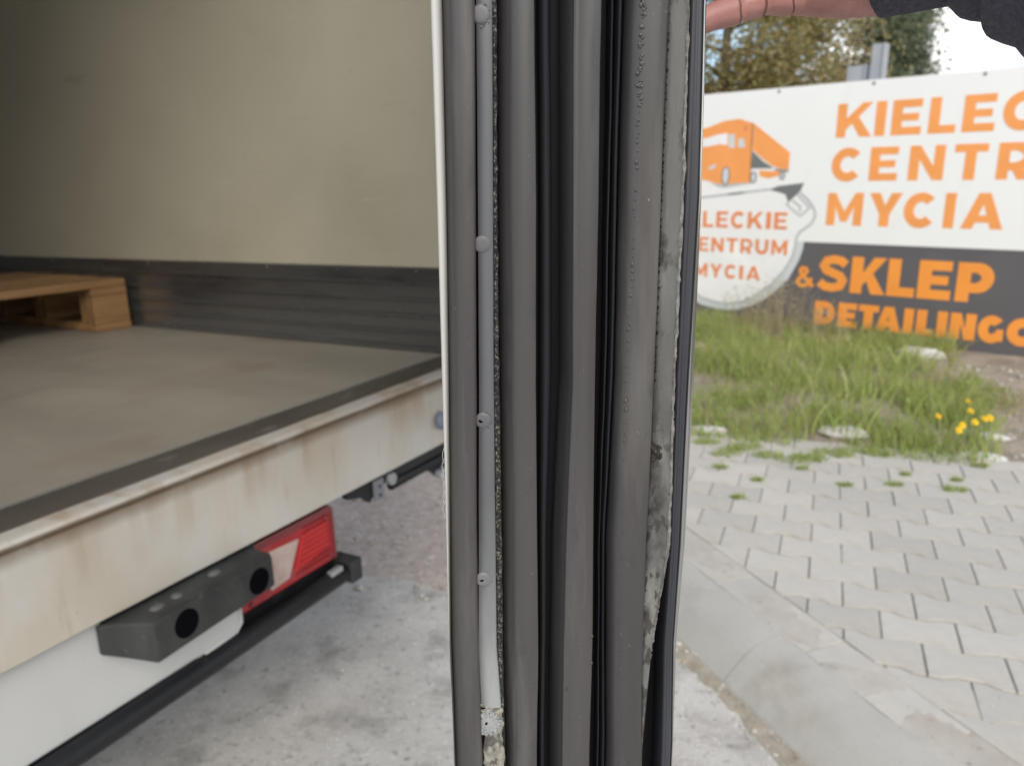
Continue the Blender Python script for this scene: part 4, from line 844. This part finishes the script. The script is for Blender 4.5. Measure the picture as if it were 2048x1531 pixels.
tree('pine_tree', 8.75, 19.5, 5.6, 1.5, .15, m_needle, 26000, .14, 'dark green pine tree at the right end of the trees', 8, dense=1.1, narrow=.3)
tree('leafy_tree', 1.6, 18.5, 7.0, 2.3, .18, m_brown, 18000, .08, 'bronze leafy tree farthest left behind the truck door', 11)

# ------------------------------------------------------------------ grass, weeds, stones, flowers
m_grass = mat('grass', [(0.0, (0.24, 0.32, 0.065)), (0.4, (0.36, 0.44, 0.105)), (0.75, (0.46, 0.51, 0.17)), (1.0, (0.58, 0.55, 0.30))], island=True, rough=0.5, trans=0.4)
m_dry = mat('dry_grass', [(0.0, (0.32, 0.26, 0.15)), (0.6, (0.44, 0.37, 0.23)), (1.0, (0.52, 0.47, 0.33))], island=True, rough=0.7, trans=0.3)
m_weed = mat('weed_leaf', [(0.0, (0.18, 0.29, 0.06)), (0.6, (0.27, 0.39, 0.10)), (1.0, (0.38, 0.46, 0.18))], island=True, rough=0.5, trans=0.4)
def blade(V, Fc, x, y, z, h, w, lean, rnd, seg=3):
    a = rnd.uniform(0, 6.283); d = Vector((math.cos(a), math.sin(a), 0)); f = rnd.uniform(0, 6.283); wd = Vector((math.cos(f), math.sin(f), 0)); o = len(V)
    for i in range(seg + 1):
        t = i / seg; p = Vector((x, y, z)) + Vector((0, 0, 1)) * h * (t - 0.25 * lean * t * t) + d * h * lean * t * t; ww = w * (1 - t) ** .7 / 2
        if i < seg: V += [p - wd * ww, p + wd * ww]
        else: V.append(p)
    for i in range(seg - 1): Fc.append((o + 2 * i, o + 2 * i + 1, o + 2 * i + 3, o + 2 * i + 2))
    Fc.append((o + 2 * seg - 2, o + 2 * seg - 1, o + 2 * seg))
def stuff(name, V, Fc, m):
    me = bpy.data.meshes.new(name); me.from_pydata(V, [], Fc); me.materials.append(m); o = bpy.data.objects.new(name, me); COL.objects.link(o); return tag(o, kind='stuff')
rg = random.Random(21)
GV, GF, DV, DF, WV, WF = [], [], [], [], [], []
def leafq(V, Fc, x, y, z, L_, rnd):
    a = rnd.uniform(0, 6.283); el = rnd.uniform(.2, 1.2); d = Vector((math.cos(a) * math.cos(el), math.sin(a) * math.cos(el), math.sin(el))); s_ = Vector((-math.sin(a), math.cos(a), 0)); o = len(V); p = Vector((x, y, z))
    V += [p, p + d * L_ * .5 + s_ * L_ * .22, p + d * L_ - Vector((0, 0, L_ * .15)), p + d * L_ * .5 - s_ * L_ * .22]; Fc.append((o, o + 1, o + 2, o + 3))
cnt = 0
while cnt < 26000:
    e = rg.uniform(-1.6, 4.6); f = rg.uniform(3.78, 7.6); x, y = PE(e, f)
    nb = Vector((x, y)).dot(bn)
    if nb > BN - 0.02 or x < -0.6: continue
    right = max(0.0, min(1.0, (x - 2.36 - 0.42 * (y - 3.6)) / 0.40))          # stony bare ground to the right
    edge = (f - (3.84 + 0.10 * nz(e, 0, 0, 4)))
    dens = 0.46 + 1.25 * nz(x, y, 0, 2.3) + 0.5 * nz(x, y, 6, 6)
    if edge < 0: dens -= 0.5
    dens -= 1.1 * right
    if rg.random() > dens: continue
    hh = (0.115 + 0.085 * max(-.6, nz(x, y, 3, 1.6)) + 0.05 * nz(x, y, 8, 5)) * rg.uniform(.55, 1.5) * (1 + .35 * max(0, (BN - .4 - nb) < 0)) * (1 - .5 * right)
    if edge < 0.1: hh *= .6
    z = soil_z(x, y) - 0.004
    k = rg.random()
    if k < .75: blade(GV, GF, x, y, z, hh, rg.uniform(.003, .0075), rg.uniform(.1, .8), rg)
    elif k < .86: blade(DV, DF, x, y, z, hh * 1.1, rg.uniform(.002, .005), rg.uniform(.2, .9), rg)
    else: leafq(WV, WF, x, y, z + rg.uniform(0, hh * .6), rg.uniform(.02, .055), rg)
    cnt += 1
# long blades of coarse grass
for _ in range(900):
    e = rg.uniform(-.2, 2.6); f = rg.uniform(4.0, 5.6); x, y = PE(e, f)
    if Vector((x, y)).dot(bn) > BN - .1 or x > 2.4 + .4 * (y - 3.6): continue
    blade(GV, GF, x, y, soil_z(x, y), rg.uniform(.16, .30), rg.uniform(.006, .012), rg.uniform(.3, .9), rg, 5)
# dry seed-head clump in front of the banner
for cx_, cy_, n_, hmax in ((2.02, 5.75, 150, .50), (1.80, 5.8, 80, .42), (2.25, 5.6, 60, .36), (1.7, 4.6, 60, .22), (1.2, 3.75, 70, .16), (2.7, 4.0, 120, .15), (2.55, 4.4, 100, .16), (1.62, 3.60, 60, .06)):
    for _ in range(n_):
        x, y = cx_ + rg.gauss(0, .10), cy_ + rg.gauss(0, .10)
        if Vector((x, y)).dot(bn) > BN - .03: continue
        h = hmax * rg.uniform(.5, 1); blade(DV, DF, x, y, soil_z(x, y), h, .004, rg.uniform(.05, .35), rg, 4)
        if hmax > .3:
            for k in range(4): leafq(DV, DF, x + rg.gauss(0, .012), y + rg.gauss(0, .012), soil_z(x, y) + h * rg.uniform(.72, 1), .022, rg)
# tufts growing out of the paving joints
for x, y, sz in ((1.329, 3.358, .075), (1.38, 3.37, .06), (1.003, 3.437, .05), (1.057, 3.117, .018), (1.407, 3.049, .022), (1.616, 3.043, .025), (1.836, 2.981, .035), (.936, 3.273, .025), (.954, 3.621, .05), (1.128, 3.54, .06), (1.507, 3.455, .05), (1.725, 3.413, .05), (1.2, 3.42, .05), (1.65, 3.48, .06), (1.9, 3.08, .02), (2.1, 3.25, .03), (1.06, 3.5, .05), (.92, 2.93, .02), (1.55, 3.40, .04), (1.30, 3.25, .02), (1.72, 3.16, .016)):
    for _ in range(int(60 + sz * 2600)):
        a = rg.uniform(0, 6.283); rr = sz * math.sqrt(rg.random()); px_, py_ = x + rr * math.cos(a) * 1.5, y + rr * math.sin(a) * .8
        if rg.random() < .7: blade(GV, GF, px_, py_, .106, rg.uniform(.012, .025 + sz * .55), rg.uniform(.002, .005), rg.uniform(.3, 1.1), rg)
        else: leafq(WV, WF, px_, py_, .108, rg.uniform(.008, .022), rg)
stuff('grass', GV, GF, m_grass); stuff('dry_grass', DV, DF, m_dry); stuff('weeds', WV, WF, m_weed)

# pebbles: along the kerb foot, on the road, in the red gravel, on the soil to the right
q = MB()
for _ in range(620):
    k = rg.uniform(-.6, 4.5); n = 1.215 - abs(rg.gauss(0, .045)); x, y = KN(n, k); r = rg.choice((.003, .004, .005, .006, .008)) * rg.uniform(.7, 1.3)
    q.ico((x, y, r * .35), (r, r * .8, r * .6), jit=.2, sub=1, rot=rg.uniform(0, 6))
for _ in range(900):
    k = rg.uniform(-.2, 3.2); n = 1.2 - 2.6 * rg.random(); x, y = KN(n, k); r = .0028 * rg.uniform(.6, 1.9)
    q.ico((x, y, r * .4), (r, r * .8, r * .6), jit=.2, sub=1, rot=rg.uniform(0, 6))
for _ in range(900):
    x, y = PE(rg.uniform(-3.2, 0), 2.04 + 2.6 * rg.random() ** 2.0); r = rg.uniform(.003, .012)
    q.ico((x, y, (.018 if Vector((x, y)).dot(pf) > 2.3 else .006) + r * .2), (r, r * .85, r * .6), jit=.2, sub=1, rot=rg.uniform(0, 6))
tag(q.build('gravel', m_pebble, smooth=False), kind='stuff')
q = MB()
for _ in range(1300):
    e = rg.uniform(.6, 4.2); f = rg.uniform(3.80, 5.6); x, y = PE(e, f)
    if x < 2.1 + .42 * (y - 3.6) + rg.uniform(-.35, .1): continue
    r = rg.uniform(.004, .014) * (1.7 if rg.random() < .06 else 1); q.ico((x, y, soil_z(x, y) + r * .3), (r, r * .85, r * .65), jit=.22, sub=1, rot=rg.uniform(0, 6))
for _ in range(220):
    x, y = PE(rg.uniform(.1, 2.6), rg.uniform(1.5, 3.8))
    if Vector((x, y)).dot(nk) < 1.42: continue
    r = rg.uniform(.0015, .0045); q.ico((x, y, .110 + r * .3), (r, r * .8, r * .6), jit=.2, sub=1)
tag(q.build('small_stones', m_pebble), kind='stuff')
m_chunk = mat('pale_concrete', [(0.3, (0.50, 0.48, 0.45)), (0.7, (0.62, 0.60, 0.57))], scale=14, rough=0.9, bump=0.8, bscale=60, bdist=0.006)
for x, y, rx, ry, rz_, rot, lab in ((1.675, 3.70, .125, .075, .030, -.35, 'pale concrete chunk lying in the grass at the edge of the paving'), (2.80, 5.15, .165, .06, .05, -.6, 'white stone slab lying against the foot of the banner'),
                                (2.17, 3.36, .11, .055, .022, -.3, 'flat pale stone between the yellow flowers and the paving'), (2.36, 3.61, .09, .05, .018, -.4, 'pinkish flat stone in the gravel just behind the yellow flowers'),
                                (1.02, 3.80, .10, .05, .025, -.3, 'pale broken slab beside the door at the grass edge')):
    q = MB(); q.ico((0, 0, 0), (rx, ry, rz_), jit=.12, sub=2, rot=rot); o = q.build('stone', m_chunk, loc=(x, y, soil_z(x, y) + rz_ * .35)); tag(o, lab, 'stone', 'stones at the grass edge')
m_petal = flat('yellow_petal', (0.86, 0.60, 0.02), rough=0.6)
m_stem = flat('flower_stem', (0.14, 0.22, 0.05), rough=0.6)
for (x, y, lab) in ((2.078, 3.591, 'yellow dandelion leftmost of the cluster in the grass'), (2.368, 3.835, 'yellow dandelion topmost and farthest of the cluster'), (2.281, 3.668, 'yellow dandelion just below the topmost one'),
                    (2.115, 3.446, 'yellow dandelion just above the lowest one'), (2.057, 3.373, 'yellow dandelion lowest and nearest the paving'), (2.199, 3.489, 'pale yellow dandelion between the lowest pair and the rightmost pair'), (2.307, 3.549, 'yellow dandelion rightmost of the cluster'), (2.275, 3.54, 'dull yellow dandelion touching the rightmost one')):
    g0 = soil_z(x, y); e_ = empty('dandelion', (x, y, g0)); tag(e_, lab, 'flower', 'dandelions in the grass')
    h = EYE - 1.13 - g0
    q = MB(); q.tube([(0.01, 0.01, -.005), (0.004, 0, h * .6), (0, 0, h)], .0018, 6); q.build('stem', m_stem, e_)
    q = MB()
    for ring, (n_, L_, el) in enumerate(((16, .0155, .15), (13, .0125, .6), (9, .009, 1.05))):
        for k in range(n_):
            a = 2 * math.pi * k / n_ + ring * .3; d = Vector((math.cos(a) * math.cos(el), math.sin(a) * math.cos(el), math.sin(el))); s_ = Vector((-math.sin(a), math.cos(a), 0)) * .0030; p0 = Vector((0, 0, h + .0005 * ring)); tlt = Matrix.Rotation(math.radians(48 + 20 * math.sin(x * 90)), 3, 'X'); d = tlt @ d; s_ = tlt @ s_
            q.add([p0 - s_ * .4, p0 + s_ * .4, p0 + d * L_ + s_, p0 + d * L_ - s_], [(0, 1, 2, 3)])
    q.build('flower_head', m_petal, e_)

# ------------------------------------------------------------------ person: hand and jacket sleeve gripping the door
m_skin = mat('skin', [(0.3, (0.34, 0.16, 0.145)), (0.7, (0.42, 0.215, 0.19))], scale=60, rough=0.5, sss=0.25, bump=0.25, bscale=260, bdist=0.0008, dirt=[((0.46, 0.20, 0.17), 30, (0.5, 0.75), (1, 1, 1), 0.5)])
m_cloth = mat('navy_knit', [(0.3, (0.052, 0.054, 0.070)), (0.7, (0.085, 0.087, 0.108))], scale=300, detail=3, rough=0.95, spec=0.2, bump=0.8, bscale=650, bdist=0.0012, dirt=[((0.13, 0.132, 0.155), 500, (0.56, 0.66), (1, 1, 1), 0.6)])
person = empty('person', (0.45, -0.25, 0)); tag(person, 'hand in a dark navy jacket sleeve gripping the open door', 'person')
PM = Matrix.Translation(person.location)
def creases(m):
    N, L = m.node_tree.nodes, m.node_tree.links; bs = N['Principled BSDF']; src = bs.inputs['Base Color'].links[0].from_socket
    tc = N.new('ShaderNodeTexCoord'); sp = N.new('ShaderNodeSeparateXYZ'); L.new(tc.outputs['Object'], sp.inputs[0])
    nn = N.new('ShaderNodeTexNoise'); nn.inputs['Scale'].default_value = 60; L.new(tc.outputs['Object'], nn.inputs['Vector'])
    def M_(op, a, b_):
        n = N.new('ShaderNodeMath'); n.operation = op
        for i, v in enumerate((a, b_)):
            if isinstance(v, (int, float)): n.inputs[i].default_value = v
            else: L.new(v, n.inputs[i])
        return n.outputs[0]
    base = M_('ADD', M_('ADD', sp.outputs['X'], M_('MULTIPLY', sp.outputs['Z'], 0.22)), M_('MULTIPLY', nn.outputs['Fac'], 0.005))
    tot = None
    for xc, w, am in ((.1262, .0005, .6), (.1412, .0005, .65), (.1585, .0005, .65)):
        d = M_('ABSOLUTE', M_('SUBTRACT', base, xc + 0.22 * (EYE + .085) + .0025), 0)
        mr = N.new('ShaderNodeMapRange'); mr.inputs[1].default_value = w * 1.5; mr.inputs[2].default_value = w * 0.3; mr.inputs[4].default_value = am; L.new(d, mr.inputs[0])
        tot = mr.outputs[0] if tot is None else M_('MAXIMUM', tot, mr.outputs[0])
    mx = N.new('ShaderNodeMix'); mx.data_type = 'RGBA'; mx.inputs[7].default_value = (0.15, 0.05, 0.042, 1)  # redder crease lines, with the folds' shadow mixed into the colour
    L.new(tot, mx.inputs[0]); L.new(src, mx.inputs[6]); L.new(mx.outputs[2], bs.inputs['Base Color'])
    bp = N.new('ShaderNodeBump'); bp.inputs['Distance'].default_value = 0.002; bp.invert = True; L.new(tot, bp.inputs['Height'])
    if bs.inputs['Normal'].links: L.new(bs.inputs['Normal'].links[0].from_socket, bp.inputs['Normal'])
    L.new(bp.outputs[0], bs.inputs['Normal'])
creases(m_skin)
def blob(chains, step=.35):
    q = MB()
    for ch in chains:
        for (p0, r0), (p1, r1) in zip(ch[:-1], ch[1:]):
            p0, p1 = Vector(p0), Vector(p1); d = (p1 - p0).length; n = max(1, int(d / (min(r0, r1) * step)))
            for i in range(n + 1): t = i / n; q.ico(p0.lerp(p1, t) + Vector((0, 0, EYE)), r0 + (r1 - r0) * t, sub=2)
    return q
fing = []
for i, (dz, dx, dy, r, ln) in enumerate(((0, 0, 0, .0085, 1.0), (.0185, -.009, .006, .0095, 1.12), (.038, -.010, .014, .0098, 1.16), (.057, -.002, .018, .0095, 1.05))):
    fing.append([((.2 + dx * 0, .472 + dy * .6, .1015 + dz * .95), .0135), ((.163 + dx, .470 + dy, .0975 + dz), r * 1.12), ((.1585 + dx, .469 + dy, .0968 + dz), r * .78), ((.1545 + dx, .467 + dy, .0963 + dz), r * 1.10), ((.1445 + dx, .463 + dy, .0956 + dz), r * 1.0), ((.1410 + dx, .462 + dy, .0948 + dz), r * .74), ((.1375 + dx, .461 + dy, .0940 + dz), r * 1.03), ((.1300 + dx, .459 + dy, .0915 + dz), r * .96), ((.1262 + dx, .458 + dy, .0900 + dz), r * .70), ((.1225 + dx, .457 + dy, .0888 + dz), r * .98), ((.1110 + dx, .454 + dy, .0853 + dz), r * .88), ((.1040 + dx, .452 + dy, .0822 + dz), r * .84)])
palm = [[((.172, .470, .102), .0150), ((.188, .464, .1020), .0172), ((.206, .457, .1022), .0172), ((.226, .447, .108), .0185), ((.25, .43, .114), .020)],
        [((.172, .480, .128), .0150), ((.195, .466, .128), .017), ((.225, .450, .122), .019)], [((.170, .485, .152), .014), ((.195, .468, .145), .017), ((.226, .447, .128), .019)]]
thumb = [[((.205, .45, .14), .015), ((.175, .43, .162), .0125), ((.148, .415, .172), .0105), ((.126, .408, .174), .0100), ((.112, .405, .172), .0078)]]
hand = blob(fing + palm + thumb).build('hand', m_skin, smooth=True); fixed_to(hand, person, PM)
rm = hand.modifiers.new('remesh', 'REMESH'); rm.mode = 'VOXEL'; rm.voxel_size = 0.0011; rm.use_smooth_shade = True
sm = hand.modifiers.new('smooth', 'SMOOTH'); sm.factor = 0.5; sm.iterations = 2
def sleeve(name, rings, seg=48, rib=0.0, fold=0.0, sd_=0.0):
    """rings: (x, y, z, radius); extra sag downward per ring in 5th slot"""
    q = MB(); n = len(rings); pts = [Vector(r[:3]) for r in rings]
    fine = []
    for i in range(n - 1):
        for k in range(6): t = k / 6; fine.append((pts[i].lerp(pts[i + 1], t), rings[i][3] + (rings[i + 1][3] - rings[i][3]) * (t * t * (3 - 2 * t))))
    fine.append((pts[-1], rings[-1][3])); m_ = len(fine)
    for i, (p, r) in enumerate(fine):
        d = (fine[min(i + 1, m_ - 1)][0] - fine[max(i - 1, 0)][0]).normalized(); x = d.cross(Vector((0, 0, 1))).normalized(); y = x.cross(d)
        for k in range(seg):
            a = 2 * math.pi * k / seg; rr = r * (1 + fold * nz(math.cos(a) * 1.3 + sd_, math.sin(a) * 1.3, i * .16, 1.0)) + (rib * math.sin(k * math.pi * 2 / 2) if rib else 0)
            rr += rib * (1 if k % 2 else -1)
            v = p + (x * math.cos(a) + y * math.sin(a)) * rr; q.v.append((v.x, v.y, v.z + EYE))
    q.f = [(i * seg + k, i * seg + (k + 1) % seg, (i + 1) * seg + (k + 1) % seg, (i + 1) * seg + k) for i in range(m_ - 1) for k in range(seg)] + [tuple(range(seg)), tuple((m_ - 1) * seg + k for k in range(seg - 1, -1, -1))]
    q.mi = [0] * len(q.f); o = q.build(name, m_cloth, smooth=True); fixed_to(o, person, PM); return o
sleeve('cuff', [(.201, .4585, .1165, .029), (.203, .457, .1165, .0318), (.215, .448, .1185, .0328), (.232, .437, .1205, .0335), (.245, .428, .121, .033)], seg=96, rib=0.00035)
sleeve('sleeve', [(.236, .434, .121, .030), (.240, .431, .1195, .036), (.247, .426, .1165, .0395), (.254, .420, .115, .0400), (.259, .414, .115, .0385), (.262, .409, .113, .041), (.266, .403, .1085, .0500), (.274, .394, .104, .0545), (.290, .374, .101, .0560), (.33, .325, .118, .057), (.395, .25, .195, .059), (.455, .13, .27, .063), (.475, -.02, .305, .066), (.45, -.18, .27, .072), (.41, -.30, .21, .078), (.40, -.33, .195, .050)], fold=0.10, sd_=2.0)
